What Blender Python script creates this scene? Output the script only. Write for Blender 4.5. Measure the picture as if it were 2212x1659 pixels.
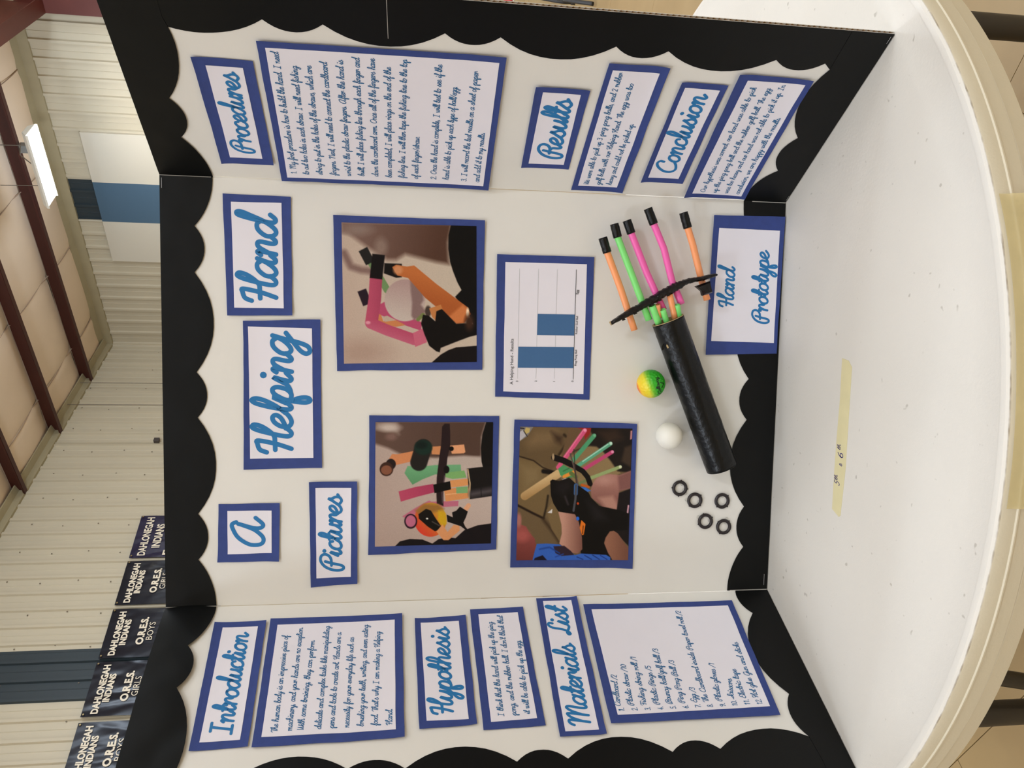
import bpy, bmesh, math, random, json
import numpy as np
from mathutils import Vector, Matrix, noise
from math import pi, sin, cos, radians as R

random.seed(7)
for o in list(bpy.data.objects): bpy.data.objects.remove(o, do_unlink=True)
SC = bpy.context.scene
COL = SC.collection

# measured layout, all in metres (panel coordinates s,z ; tabletop is z = 0 ; floor z = -0.74)
DATA = {"cards":[["procedures_heading","R",[[0.2051,0.8308],[0.2034,0.7614],[0.0317,0.7583],[0.0302,0.8268]],[[0.1929,0.8167],[0.1923,0.7743],[0.0425,0.7719],[0.0417,0.8139]],[["Procedures",[0.0501,0.7833],[0.1863,0.7824]]]],["procedures_body","R",[[0.2337,0.7535],[0.2354,0.4642],[0.0036,0.4609],[0.0029,0.7507]],[[0.2253,0.7445],[0.2269,0.4719],[0.0114,0.4693],[0.0103,0.7424]],[["1. My first procedure is how to build the hand. I need",[0.0185,0.7292],[0.2218,0.7304]],["to cut two holes in each straw. I will need fishing",[0.0169,0.7125],[0.2024,0.7109]],["string to put in the holes of the straws, which are",[0.0175,0.6943],[0.2041,0.6943]],["fingers. Next, I will need to connect the cardboard",[0.0177,0.6753],[0.2113,0.6757]],["wrist to the plastic straw fingers. After the hand is",[0.0179,0.6554],[0.2153,0.6571]],["built, I will place fishing line through each finger and",[0.0187,0.6373],[0.2209,0.6377]],["down the cardboard arm. Once all of the fingers have",[0.0193,0.618],[0.2208,0.6199]],["been completed, I will place rings on the end of the",[0.0183,0.5994],[0.2094,0.6008]],["fishing line. I will then tape the fishing line to the top",[0.0184,0.5816],[0.2223,0.5817]],["of each finger/straw.",[0.0185,0.5628],[0.0977,0.5632]],["2. Once the hand is complete, I will test to see if the",[0.0191,0.5374],[0.2185,0.5399]],["hand is able to pick up each type of ball/egg.",[0.0191,0.5197],[0.1854,0.5195]],["3. I will record the test results on a sheet of paper",[0.0185,0.4945],[0.2122,0.4957]],["and add it to my results.",[0.0186,0.4761],[0.112,0.4774]]]],["results_heading","R",[[0.1946,0.4219],[0.1931,0.3519],[0.0492,0.3514],[0.049,0.4194]],[[0.1857,0.4113],[0.1846,0.3624],[0.0578,0.3601],[0.0575,0.4101]],[["Results",[0.0682,0.3691],[0.1783,0.3717]]]],["results_body","R",[[0.2365,0.3381],[0.2368,0.2611],[0.0072,0.2618],[0.0073,0.3393]],[[0.2263,0.331],[0.2262,0.2714],[0.0176,0.2726],[0.0172,0.3309]],[["We were able to pick up 3 ping pong balls, and 2 rubber",[0.021,0.3164],[0.2237,0.3173]],["golf balls with our Helping Hand. The egg was too",[0.021,0.2992],[0.208,0.299]],["heavy and could not be picked up.",[0.0216,0.2826],[0.1402,0.2808]]]],["conclusion_heading","R",[[0.2149,0.2388],[0.2149,0.1771],[0.0319,0.177],[0.0319,0.2409]],[[0.2063,0.2318],[0.2056,0.1849],[0.0415,0.1865],[0.0415,0.2322]],[["Conclusion",[0.0524,0.1975],[0.199,0.1977]]]],["conclusion_body","R",[[0.2345,0.17],[0.232,0.0706],[0.0081,0.072],[0.0065,0.1671]],[[0.2251,0.1557],[0.2246,0.0783],[0.0141,0.0796],[0.0152,0.157]],[["Our hypothesis was correct, our hand was able to pick",[0.0187,0.1387],[0.2154,0.1394]],["up the ping pong ball and the rubber golf ball. The egg",[0.0181,0.1209],[0.2155,0.1202]],["was too heavy and our hand was not able to pick it up. In",[0.0181,0.1026],[0.2222,0.1031]],["conclusion, we are happy with the results.",[0.018,0.0849],[0.1672,0.0853]]]],["hand_title","C",[[0.2824,0.8309],[0.2816,0.739],[0.1158,0.737],[0.1139,0.8258]],[[0.2716,0.8198],[0.2725,0.7517],[0.1256,0.7488],[0.1251,0.8163]],[["Hand",[0.1322,0.7593],[0.2621,0.7594]]]],["helping_title","C",[[0.1068,0.8041],[0.1113,0.6983],[-0.1032,0.6957],[-0.1054,0.8049]],[[0.0991,0.7976],[0.0981,0.71],[-0.0887,0.7079],[-0.0896,0.796]],[["Helping",[-0.0839,0.7388],[0.0942,0.738]]]],["a_title","C",[[-0.1552,0.8401],[-0.1544,0.7552],[-0.2405,0.7564],[-0.24,0.8423]],[[-0.165,0.8281],[-0.1654,0.7668],[-0.2281,0.7668],[-0.2286,0.8282]],[["A",[-0.2188,0.7787],[-0.1729,0.7785]]]],["pictures_heading","C",[[-0.1241,0.7142],[-0.1235,0.6457],[-0.2763,0.6444],[-0.2804,0.7113]],[[-0.1329,0.705],[-0.133,0.654],[-0.266,0.654],[-0.2672,0.7032]],[["Pictures",[-0.2581,0.6677],[-0.141,0.6681]]]],["prototype_heading","C",[[0.2803,0.1166],[0.2825,0.0021],[0.0724,0.0057],[0.069,0.1212]],[[0.2616,0.1076],[0.261,0.0098],[0.0888,0.011],[0.0902,0.113]],[["Hand",[0.1417,0.0802],[0.2066,0.0799]],["Prototype",[0.1177,0.0236],[0.2313,0.026]]]],["introduction_heading","L",[[-0.0329,0.8409],[-0.0319,0.7701],[-0.2259,0.7671],[-0.2278,0.836]],[[-0.0418,0.8285],[-0.0417,0.7806],[-0.216,0.7779],[-0.2166,0.8258]],[["Introduction",[-0.2088,0.7901],[-0.0503,0.792]]]],["introduction_body","L",[[-0.0279,0.765],[-0.027,0.5788],[-0.2257,0.5763],[-0.2277,0.7624]],[[-0.0395,0.7541],[-0.038,0.5895],[-0.214,0.5875],[-0.2142,0.7526]],[["The human body is an impressive piece of",[-0.2086,0.7343],[-0.0579,0.7374]],["machinery, and your hands are no exception.",[-0.2077,0.7168],[-0.0459,0.7185]],["With some training, they can perform",[-0.2071,0.7026],[-0.0684,0.7]],["delicate and complex tasks like manipulating",[-0.2074,0.6809],[-0.0442,0.6813]],["pens and tools to create art. Hands are a",[-0.2076,0.6651],[-0.056,0.6644]],["necessity for your everyday life such as",[-0.2073,0.6463],[-0.0651,0.6464]],["brushing your teeth, writing, and even eating",[-0.2072,0.6283],[-0.0443,0.6273]],["food. That's why I am making a Helping",[-0.2072,0.6106],[-0.0572,0.6097]],["Hand.",[-0.2074,0.5922],[-0.1841,0.5923]]]],["hypothesis_heading","L",[[-0.0367,0.5606],[-0.0336,0.486],[-0.2123,0.4835],[-0.2153,0.5579]],[[-0.0449,0.5521],[-0.0438,0.4967],[-0.204,0.4937],[-0.2038,0.5481]],[["Hypothesis",[-0.1964,0.514],[-0.0524,0.5125]]]],["hypothesis_body","L",[[-0.0234,0.479],[-0.0213,0.399],[-0.219,0.3943],[-0.2207,0.4755]],[[-0.0329,0.4671],[-0.0313,0.408],[-0.2077,0.404],[-0.2097,0.4649]],[["I think that the hand will pick up the ping",[-0.2026,0.4472],[-0.0467,0.4476]],["pong, and the rubber ball. I don't think that",[-0.2026,0.4308],[-0.0358,0.4316]],["it will be able to pick up the egg.",[-0.2013,0.4126],[-0.0825,0.4102]]]],["materials_heading","L",[[-0.0063,0.3765],[-0.006,0.3136],[-0.2366,0.3164],[-0.2367,0.3783]],[[-0.0117,0.3667],[-0.0123,0.3231],[-0.2295,0.3252],[-0.2297,0.3701]],[["Materials",[-0.2233,0.3353],[-0.0894,0.3341]],["List",[-0.077,0.3361],[-0.0208,0.3328]]]],["materials_body","L",[[-0.0217,0.3063],[-0.023,0.0688],[-0.2232,0.0714],[-0.2219,0.3077]],[[-0.0321,0.2954],[-0.0329,0.0788],[-0.2092,0.0809],[-0.2103,0.2959]],[["Cardboard /2",[-0.1975,0.289],[-0.1481,0.2836]],["1.",[-0.205,0.2854],[-0.2001,0.285]],["Plastic straw /10",[-0.1978,0.2708],[-0.1315,0.2663]],["2.",[-0.2054,0.2672],[-0.2005,0.2668]],["Fishing string roll /1",[-0.1984,0.2528],[-0.1194,0.2486]],["3.",[-0.2059,0.2492],[-0.2011,0.2488]],["Plastic Rings /5",[-0.1983,0.2347],[-0.135,0.2311]],["4.",[-0.2059,0.2312],[-0.201,0.2307]],["Bouncy ball/golf ball /3",[-0.1982,0.2171],[-0.1069,0.2125]],["5.",[-0.2057,0.2137],[-0.2009,0.2131]],["Ping Pong Ball /3",[-0.198,0.1994],[-0.1281,0.1944]],["6.",[-0.2056,0.1961],[-0.2007,0.1954]],["Egg /3",[-0.1979,0.1816],[-0.1741,0.1778]],["7.",[-0.2055,0.1785],[-0.2006,0.1777]],["The Cardboard inside Paper towel roll /2",[-0.1982,0.1645],[-0.0397,0.1579]],["8.",[-0.2058,0.1615],[-0.2009,0.1606]],["Plastic gloves /1",[-0.198,0.1464],[-0.136,0.1367]],["9.",[-0.2057,0.1434],[-0.2007,0.1425]],["Scissors",[-0.1958,0.1283],[-0.1626,0.1195]],["10.",[-0.2055,0.1261],[-0.1981,0.1242]],["Electric tape",[-0.1952,0.11],[-0.1469,0.1079]],["11.",[-0.205,0.1079],[-0.1975,0.1059]],["Hot glue Gun and sticks",[-0.1955,0.0923],[-0.101,0.0884]],["12.",[-0.2053,0.0904],[-0.1978,0.0883]]]],["photo_catch","C",[[0.2584,0.6807],[0.2596,0.4648],[0.0418,0.4651],[0.0379,0.6748]],[[0.2487,0.6691],[0.2506,0.4773],[0.0533,0.4733],[0.0484,0.6649]],[]],["photo_palm","C",[[-0.0267,0.6284],[-0.0272,0.438],[-0.2299,0.4385],[-0.2338,0.6286]],[[-0.0364,0.6196],[-0.0361,0.4471],[-0.2201,0.4471],[-0.2213,0.6192]],[]],["photo_making","C",[[-0.0318,0.4153],[-0.038,0.2258],[-0.2643,0.2253],[-0.2576,0.4171]],[[-0.0427,0.4065],[-0.0456,0.233],[-0.2508,0.2328],[-0.247,0.408]],[]],["chart","C",[[0.2113,0.4462],[0.2119,0.3001],[-0.0016,0.3012],[0.0018,0.4449]],[[0.2004,0.4336],[0.2009,0.3111],[0.007,0.3108],[0.0097,0.4328]],[]]],"chart":{"lines":[[[0.0291,0.4117],[0.1915,0.4122]],[[0.0294,0.384],[0.1919,0.3838]],[[0.0297,0.356],[0.192,0.3556]]],"axis":[[0.029,0.3272],[0.1926,0.327]],"bars":[[[0.0768,0.4116],[0.0774,0.3275],[0.0457,0.3276],[0.0454,0.4118]],[[0.1257,0.3835],[0.126,0.3274],[0.0946,0.3276],[0.0943,0.3839]]],"text":[["A Helping Hand - Results",[0.0203,0.4186],[0.0883,0.419],1],["3",[0.0243,0.4109],[0.0263,0.4109],0],["2",[0.0246,0.3825],[0.0266,0.3825],0],["1",[0.0249,0.3547],[0.0264,0.3547],0],["0",[0.0248,0.3266],[0.0268,0.3267],0],["Ping Pong Ball",[0.0494,0.3226],[0.0733,0.3226],0],["Rubber Golf Ball",[0.0968,0.3228],[0.1237,0.3224],0],["Egg",[0.1562,0.3228],[0.1628,0.3227],0]]},"ph":{"photo_catch":[700,440,4.148],"photo_palm":[780,880,5.184],"photo_making":[1080,890,4.74]},"phc":{"photo_catch":[[158,170],[1363,203],[1366,1417],[180,1432]],"photo_palm":[[162,163],[1477,163],[1450,1518],[155,1553]],"photo_making":[[203,147],[1349,168],[1305,1511],[162,1513]]},"borders":{"C_top":{"k":"C","inner":[[0.3071,0.8444],[0.2999,0.8442],[0.2928,0.8446],[0.286,0.8454],[0.2793,0.8468],[0.2728,0.8486],[0.2664,0.8508],[0.2601,0.8534],[0.254,0.8564],[0.248,0.86],[0.2423,0.864],[0.2367,0.8686],[0.2309,0.8641],[0.225,0.8605],[0.2192,0.858],[0.2134,0.8565],[0.2076,0.8558],[0.2018,0.8559],[0.196,0.8567],[0.1903,0.8584],[0.1845,0.861],[0.1787,0.8646],[0.173,0.8693],[0.1604,0.8607],[0.1478,0.854],[0.1351,0.8491],[0.1225,0.8461],[0.1098,0.8446],[0.0971,0.8445],[0.0844,0.8457],[0.0717,0.8486],[0.059,0.8532],[0.0463,0.8597],[0.0335,0.8681],[0.0277,0.8633],[0.0219,0.8596],[0.0161,0.8569],[0.0103,0.8552],[0.0045,0.8544],[-0.0014,0.8543],[-0.0072,0.855],[-0.0131,0.8566],[-0.0189,0.8591],[-0.0248,0.8627],[-0.0307,0.8673],[-0.0433,0.8587],[-0.0559,0.8521],[-0.0685,0.8474],[-0.0811,0.8445],[-0.0937,0.8432],[-0.1063,0.8433],[-0.1189,0.8447],[-0.1314,0.8478],[-0.144,0.8527],[-0.1565,0.8595],[-0.169,0.8682],[-0.1751,0.8635],[-0.1812,0.8598],[-0.1872,0.8572],[-0.1933,0.8556],[-0.1994,0.8549],[-0.2054,0.8549],[-0.2115,0.8557],[-0.2176,0.8574],[-0.2236,0.86],[-0.2297,0.8637],[-0.2357,0.8685],[-0.2414,0.8643],[-0.2472,0.8605],[-0.2531,0.8571],[-0.2593,0.8542],[-0.2655,0.8517],[-0.2719,0.8495],[-0.2784,0.8476],[-0.285,0.8461],[-0.2917,0.8451],[-0.2986,0.8445],[-0.3057,0.8443]],"outer":[[-0.305,0.914],[0.305,0.914]]},"C_bottom":{"k":"C","inner":[[0.3005,0.069],[0.2924,0.0687],[0.2843,0.0681],[0.2764,0.067],[0.2686,0.0655],[0.2609,0.0637],[0.2533,0.0615],[0.2458,0.0591],[0.2383,0.0563],[0.231,0.0531],[0.2238,0.0495],[0.2167,0.0455],[0.2111,0.0506],[0.2057,0.0545],[0.2003,0.0572],[0.195,0.0588],[0.1898,0.0592],[0.1847,0.0589],[0.1796,0.0576],[0.1746,0.0553],[0.1697,0.0518],[0.1649,0.0471],[0.1602,0.0412],[0.1491,0.0511],[0.1378,0.0588],[0.1265,0.0646],[0.115,0.0685],[0.1034,0.0706],[0.0918,0.0712],[0.0801,0.0704],[0.0683,0.0678],[0.0564,0.0633],[0.0443,0.0568],[0.0322,0.0482],[0.0264,0.053],[0.0206,0.0567],[0.0148,0.0594],[0.009,0.061],[0.0032,0.0618],[-0.0026,0.0618],[-0.0084,0.0611],[-0.0142,0.0595],[-0.0201,0.0568],[-0.0259,0.0531],[-0.0317,0.0484],[-0.0444,0.0571],[-0.057,0.0637],[-0.0696,0.0684],[-0.0822,0.0713],[-0.0947,0.0725],[-0.1072,0.0723],[-0.1198,0.0708],[-0.1322,0.0675],[-0.1447,0.0624],[-0.1571,0.0553],[-0.1695,0.0463],[-0.1755,0.0503],[-0.1815,0.0534],[-0.1875,0.0555],[-0.1934,0.0568],[-0.1994,0.0573],[-0.2053,0.0571],[-0.2111,0.0563],[-0.217,0.0546],[-0.2228,0.0521],[-0.2286,0.0487],[-0.2344,0.0443],[-0.2399,0.0485],[-0.2456,0.0522],[-0.2514,0.0555],[-0.2574,0.0583],[-0.2635,0.0608],[-0.2698,0.0629],[-0.2761,0.0647],[-0.2826,0.0662],[-0.2892,0.0672],[-0.296,0.0677],[-0.3029,0.0678]],"outer":[[-0.305,0.001],[0.305,0.001]]},"R_top":{"k":"R","inner":[[0.2553,0.8508],[0.2439,0.8476],[0.2326,0.8455],[0.2216,0.8444],[0.2107,0.8444],[0.1999,0.8454],[0.1893,0.8471],[0.1788,0.8496],[0.1685,0.8531],[0.1583,0.8576],[0.1483,0.8631],[0.1385,0.8698],[0.1326,0.8651],[0.1266,0.8614],[0.1207,0.8588],[0.1148,0.8571],[0.1089,0.8563],[0.1029,0.8563],[0.097,0.8571],[0.0911,0.8588],[0.0852,0.8614],[0.0792,0.8651],[0.0733,0.8698],[0.0677,0.8656],[0.062,0.8618],[0.0561,0.8583],[0.05,0.8553],[0.0438,0.8526],[0.0375,0.8503],[0.0311,0.8482],[0.0246,0.8464],[0.0179,0.8451],[0.0111,0.8441],[0.0041,0.8436]],"outer":[[0,0.914],[0.305,0.914]]},"R_side":{"k":"R","inner":[[0.2518,0.8564],[0.2511,0.8558],[0.2503,0.8553],[0.2496,0.8547],[0.2488,0.8542],[0.2481,0.8536],[0.2473,0.8531],[0.2465,0.8526],[0.2458,0.8521],[0.245,0.8516],[0.2442,0.8511],[0.2434,0.8506],[0.2405,0.8401],[0.2386,0.8298],[0.2377,0.8196],[0.2378,0.8096],[0.2387,0.7997],[0.2403,0.79],[0.2426,0.7803],[0.2458,0.7708],[0.2499,0.7615],[0.255,0.7523],[0.2611,0.7433],[0.2563,0.7373],[0.2525,0.7314],[0.2498,0.7254],[0.248,0.7194],[0.2472,0.7134],[0.2471,0.7074],[0.2478,0.7013],[0.2494,0.6953],[0.2519,0.6893],[0.2555,0.6832],[0.2602,0.6771],[0.2519,0.6646],[0.2454,0.652],[0.2408,0.6395],[0.2378,0.6269],[0.2365,0.6143],[0.2365,0.6018],[0.2378,0.5892],[0.2407,0.5767],[0.2453,0.5641],[0.2518,0.5516],[0.2601,0.539],[0.2555,0.5331],[0.2519,0.5272],[0.2493,0.5213],[0.2477,0.5154],[0.2469,0.5095],[0.247,0.5036],[0.2477,0.4977],[0.2494,0.4918],[0.252,0.486],[0.2556,0.4801],[0.2603,0.4742],[0.2516,0.4616],[0.2448,0.449],[0.2398,0.4364],[0.2367,0.4237],[0.2352,0.4111],[0.2351,0.3984],[0.2363,0.3857],[0.2392,0.373],[0.2439,0.3603],[0.2505,0.3476],[0.259,0.3348],[0.2542,0.329],[0.2505,0.3231],[0.2478,0.3172],[0.246,0.3113],[0.2452,0.3054],[0.245,0.2995],[0.2457,0.2936],[0.2472,0.2876],[0.2497,0.2816],[0.2531,0.2756],[0.2577,0.2696],[0.2494,0.2571],[0.243,0.2445],[0.2384,0.232],[0.2354,0.2194],[0.234,0.2068],[0.2339,0.1942],[0.2351,0.1815],[0.2378,0.1689],[0.2422,0.1563],[0.2484,0.1436],[0.2564,0.1309],[0.2519,0.125],[0.2483,0.1192],[0.2458,0.1133],[0.2442,0.1074],[0.2435,0.1015],[0.2435,0.0956],[0.2442,0.0898],[0.2457,0.0839],[0.2482,0.078],[0.2517,0.0721],[0.2562,0.0662],[0.2476,0.0556],[0.2793,0.012]],"outer":[[0.305,0.001],[0.305,0.914]]},"R_bottom":{"k":"R","inner":[[0.2477,0.0558],[0.2365,0.0612],[0.2254,0.0652],[0.2144,0.0677],[0.2036,0.0689],[0.193,0.0688],[0.1824,0.0677],[0.172,0.0655],[0.1616,0.0621],[0.1515,0.0574],[0.1415,0.0512],[0.1316,0.0435],[0.1257,0.0484],[0.1198,0.0522],[0.114,0.0549],[0.1081,0.0567],[0.1022,0.0574],[0.0963,0.0574],[0.0904,0.0567],[0.0845,0.0549],[0.0787,0.0522],[0.0728,0.0484],[0.0669,0.0435],[0.0619,0.0494],[0.0566,0.0545],[0.051,0.0588],[0.0452,0.0623],[0.0391,0.0652],[0.0328,0.0674],[0.0262,0.0691],[0.0195,0.0701],[0.0124,0.0703],[0.0051,0.0698],[-0.0025,0.0684]],"outer":[[0,0.001],[0.305,0.001]]},"L_top":{"k":"L","inner":[[-0.0018,0.844],[-0.009,0.8438],[-0.016,0.8441],[-0.0228,0.845],[-0.0295,0.8464],[-0.0359,0.8483],[-0.0422,0.8505],[-0.0484,0.8532],[-0.0544,0.8563],[-0.0602,0.86],[-0.0659,0.8641],[-0.0713,0.8689],[-0.0775,0.8642],[-0.0837,0.8605],[-0.0899,0.8578],[-0.0961,0.8562],[-0.1023,0.8554],[-0.1085,0.8554],[-0.1147,0.8561],[-0.1209,0.8577],[-0.1271,0.8602],[-0.1334,0.8638],[-0.1396,0.8685],[-0.1502,0.8614],[-0.1609,0.8555],[-0.1719,0.8508],[-0.183,0.8472],[-0.1943,0.8446],[-0.2057,0.8428],[-0.2172,0.8419],[-0.2289,0.842],[-0.2407,0.8432],[-0.2528,0.8455],[-0.265,0.8491]],"outer":[[-0.305,0.914],[0,0.914]]},"L_side":{"k":"L","inner":[[-0.2706,0.8494],[-0.2542,0.7579],[-0.2494,0.7473],[-0.2459,0.7368],[-0.2435,0.7264],[-0.2423,0.7161],[-0.2421,0.7058],[-0.2428,0.6956],[-0.2444,0.6855],[-0.247,0.6754],[-0.2508,0.6654],[-0.2558,0.6555],[-0.262,0.6457],[-0.2583,0.6391],[-0.2556,0.6326],[-0.2537,0.6262],[-0.2526,0.6198],[-0.2524,0.6134],[-0.2527,0.6071],[-0.2537,0.6008],[-0.2555,0.5946],[-0.2581,0.5884],[-0.2615,0.5822],[-0.2659,0.5761],[-0.2573,0.5635],[-0.2507,0.551],[-0.2459,0.5384],[-0.2429,0.5258],[-0.2415,0.5132],[-0.2415,0.5006],[-0.2429,0.4881],[-0.2458,0.4755],[-0.2506,0.4629],[-0.2572,0.4503],[-0.2657,0.4377],[-0.2608,0.4318],[-0.2569,0.4259],[-0.2542,0.42],[-0.2524,0.4141],[-0.2517,0.4082],[-0.2517,0.4022],[-0.2524,0.3963],[-0.2542,0.3904],[-0.2569,0.3845],[-0.2608,0.3786],[-0.2657,0.3727],[-0.2568,0.3603],[-0.2498,0.3478],[-0.2448,0.3353],[-0.2417,0.3229],[-0.2402,0.3104],[-0.2402,0.2979],[-0.2415,0.2854],[-0.2446,0.2729],[-0.2495,0.2604],[-0.2563,0.2479],[-0.2651,0.2354],[-0.2602,0.2296],[-0.2565,0.2237],[-0.2537,0.2179],[-0.252,0.2121],[-0.2512,0.2062],[-0.2512,0.2004],[-0.252,0.1945],[-0.2537,0.1887],[-0.2563,0.1828],[-0.2601,0.177],[-0.2649,0.1711],[-0.2572,0.1601],[-0.251,0.1489],[-0.2463,0.1377],[-0.2431,0.1263],[-0.2411,0.1148],[-0.2402,0.1033],[-0.2403,0.0917],[-0.2418,0.0799],[-0.2447,0.0681],[-0.249,0.0561],[-0.2549,0.044],[-0.2723,0.0172]],"outer":[[-0.305,0.001],[-0.305,0.914]]},"L_bottom":{"k":"L","inner":[[-0.0007,0.0544],[-0.0055,0.0557],[-0.0101,0.0565],[-0.0146,0.0568],[-0.019,0.0565],[-0.0233,0.0559],[-0.0275,0.0548],[-0.0316,0.0534],[-0.0356,0.0515],[-0.0395,0.0492],[-0.0432,0.0463],[-0.0468,0.0429],[-0.0597,0.0526],[-0.0727,0.0602],[-0.0856,0.0656],[-0.0986,0.0691],[-0.1116,0.0708],[-0.1246,0.0709],[-0.1377,0.0695],[-0.1507,0.0663],[-0.1638,0.0611],[-0.1769,0.0538],[-0.19,0.0443],[-0.1959,0.0484],[-0.2018,0.0515],[-0.2077,0.0538],[-0.2137,0.0552],[-0.2196,0.0558],[-0.2255,0.0558],[-0.2314,0.0551],[-0.2372,0.0536],[-0.2431,0.0513],[-0.249,0.0481],[-0.2549,0.044],[-0.2871,0.0404]],"outer":[[-0.305,0.001],[0,0.001]]}},"cam":[0.120483,-1.180824,0.594644,-0.146641,-0.008916,0.085465,1737.520548],"ang":[0.9996158314758514,1.0705818778098204],"golf":[0.0249,0.2121],"pong":[-0.0542,0.18],"rings":[[-0.1389,0.1533],[-0.1583,0.1281],[-0.1597,0.0833],[-0.1918,0.1094],[-0.2011,0.0789]],"tube":[[0.1203,0.1911],[-0.1013,0.0972]],"fingers":[["orange",[[0.2386,0.2939],[0.217,0.2864],[0.1642,0.2641],[0.1047,0.2414]]],["green",[[0.2588,0.2779],[0.2394,0.272],[0.1881,0.2496],[0.12,0.2203]]],["pink",[[0.2646,0.2591],[0.2459,0.2516],[0.1903,0.2267],[0.1354,0.1983]]],["pink",[[0.2828,0.2285],[0.2603,0.2185],[0.2249,0.2017],[0.1781,0.1875],[0.145,0.1714]]],["orange",[[0.2796,0.1726],[0.2571,0.165],[0.2324,0.1559],[0.1882,0.1426],[0.1519,0.1303]]]],"inner":[["green",[[0.1415,0.2196],[0.1152,0.2063]],0.0114],["green",[[0.136,0.2032],[0.1155,0.1932]],0.0099],["orange",[[0.1583,0.1933],[0.1216,0.181]],0.0099],["green",[[0.1438,0.1811],[0.1233,0.1741]],0.0076],["orange",[[0.1432,0.2112],[0.1241,0.2058]],0.0069]],"bar":[[[0.114,0.2813],0.0051],[[0.1228,0.2668],0.0078],[[0.1323,0.2504],0.0099],[[0.1388,0.2384],0.0105],[[0.1457,0.2265],0.0114],[[0.1526,0.2145],0.012],[[0.1602,0.2025],0.012],[[0.1664,0.1905],0.0126],[[0.1718,0.1799],0.0108],[[0.1773,0.1693],0.0082],[[0.1806,0.157],0.0075],[[0.1828,0.1447],0.0067],[[0.1861,0.134],0.0066],[[0.1886,0.1235],0.0042]],"lump":[[0.1712,0.1567],[0.1744,0.1482],[0.1792,0.1351],[0.1718,0.1333],[0.1622,0.1305],[0.1598,0.1374],[0.1574,0.1452],[0.164,0.147]],"tape":[[0.0747,-0.1804],[0.0724,-0.196],[0.0641,-0.2046],[-0.0138,-0.2035],[-0.0705,-0.203],[-0.1354,-0.1971],[-0.1381,-0.1935],[-0.1313,-0.1761],[-0.0827,-0.1764],[-0.0328,-0.1778],[0.0166,-0.1805]],"tapetext":[["5",[-0.0967,-0.1906],[-0.0912,-0.1913]],["th",[-0.0908,-0.1854],[-0.0826,-0.1854]],["&",[-0.0696,-0.1942],[-0.0658,-0.1946]],["6",[-0.0582,-0.1956],[-0.0517,-0.1957]],["th",[-0.0486,-0.1888],[-0.0403,-0.1887]]],"legs":[[0.5872,-0.0067,-0.3047],[-0.4767,-0.101,-0.3355]],"corner":[-0.5682,15.3048],"th":53.6}


# ------------------------------------------------------------------ camera
CX, CY, CZ, RX, RY, RZ, F = DATA['cam']
Bm = Matrix(((0, 1, 0), (0, 0, -1), (-1, 0, 0)))
Rm = Matrix.Rotation(RZ, 3, 'Z') @ Matrix.Rotation(RY, 3, 'Y') @ Matrix.Rotation(RX, 3, 'X')
cam = bpy.data.cameras.new('camera'); co = bpy.data.objects.new('camera', cam); COL.objects.link(co)
cam.sensor_fit = 'HORIZONTAL'; cam.sensor_width = 36; cam.lens = F * 36 / 2212
cam.clip_start = .05; cam.clip_end = 200
co.matrix_world = Matrix.Translation((CX, CY, CZ)) @ (Rm @ Bm).to_4x4()
SC.camera = co
# ------------------------------------------------------------------ world, lights, exposure
wd = bpy.data.worlds.new('world'); SC.world = wd; wd.use_nodes = True
wd.node_tree.nodes['Background'].inputs[0].default_value = (.9, .85, .75, 1)
wd.node_tree.nodes['Background'].inputs[1].default_value = .02
SC.view_settings.view_transform = 'Standard'; SC.view_settings.look = 'None'
SC.view_settings.gamma = 1; SC.view_settings.use_curve_mapping = False
SC.view_settings.exposure = EXPO = 0.0
# room frame: origin at the far room corner on the floor, X along the right wall, Y along the banner wall, both towards the viewer
TH = R(DATA['th']); CN = DATA['corner']; FZ = -.74
bdir = Vector((-cos(TH), -sin(TH), 0)); adir = Vector((cos(TH - pi/2), sin(TH - pi/2), 0))
ROOM = Matrix(((adir.x, bdir.x, 0, CN[0]), (adir.y, bdir.y, 0, CN[1]), (0, 0, 1, FZ), (0, 0, 0, 1)))
# (adir, bdir, z) is left-handed, so room meshes are built point by point with rp()
def rp(X, Y, Z): return Vector((CN[0], CN[1], FZ)) + adir*X + bdir*Y + Vector((0, 0, Z))
EAVE, SLOPE = 6.674, .0945
LAMP_E = 42.5
LCOL = (.745, .872, 1.03)
KEY = {(0, 0): .2, (3, 3): 3.6, (1, 4): 3.6}   # the two strong lamps are the ones above and behind the photographer
for i in range(5):
    for j in range(6):
        X = 4.65 + 3.9*i; Y = 1.87 + 4.3*j
        ld = bpy.data.lights.new('gym_lamp', 'AREA'); ld.shape = 'RECTANGLE'; ld.size = 1.15; ld.size_y = .34
        ld.energy = LAMP_E*KEY.get((i, j), .72); ld.color = LCOL
        lo = bpy.data.objects.new('gym_lamp', ld); COL.objects.link(lo)
        zc = EAVE + SLOPE*min(Y, 14) - .45 if (i, j) != (0, 0) else 6.165
        m = Matrix((( adir.x, -bdir.x, 0), (adir.y, -bdir.y, 0), (0, 0, 1)))
        lo.matrix_world = Matrix.Translation(rp(X, Y, zc)) @ m.to_4x4()
        # added fill point under each lamp, no fixture of its own, brightens walls and ceiling
        pl = bpy.data.lights.new('added_spill_fill', 'POINT'); pl.energy = LAMP_E*(2.6 if (i, j) in ((3, 3), (1, 4)) else 1.45 if (i, j) == (0, 0) else 3.6 if (i, j) in ((0, 1), (1, 1)) else 1.75); pl.color = LCOL; pl.shadow_soft_size = .22
        po = bpy.data.objects.new('added_spill_fill', pl); COL.objects.link(po); po.location = rp(X, Y, zc - (.55 if (i, j) in ((3, 3), (1, 4)) else .75))

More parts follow.
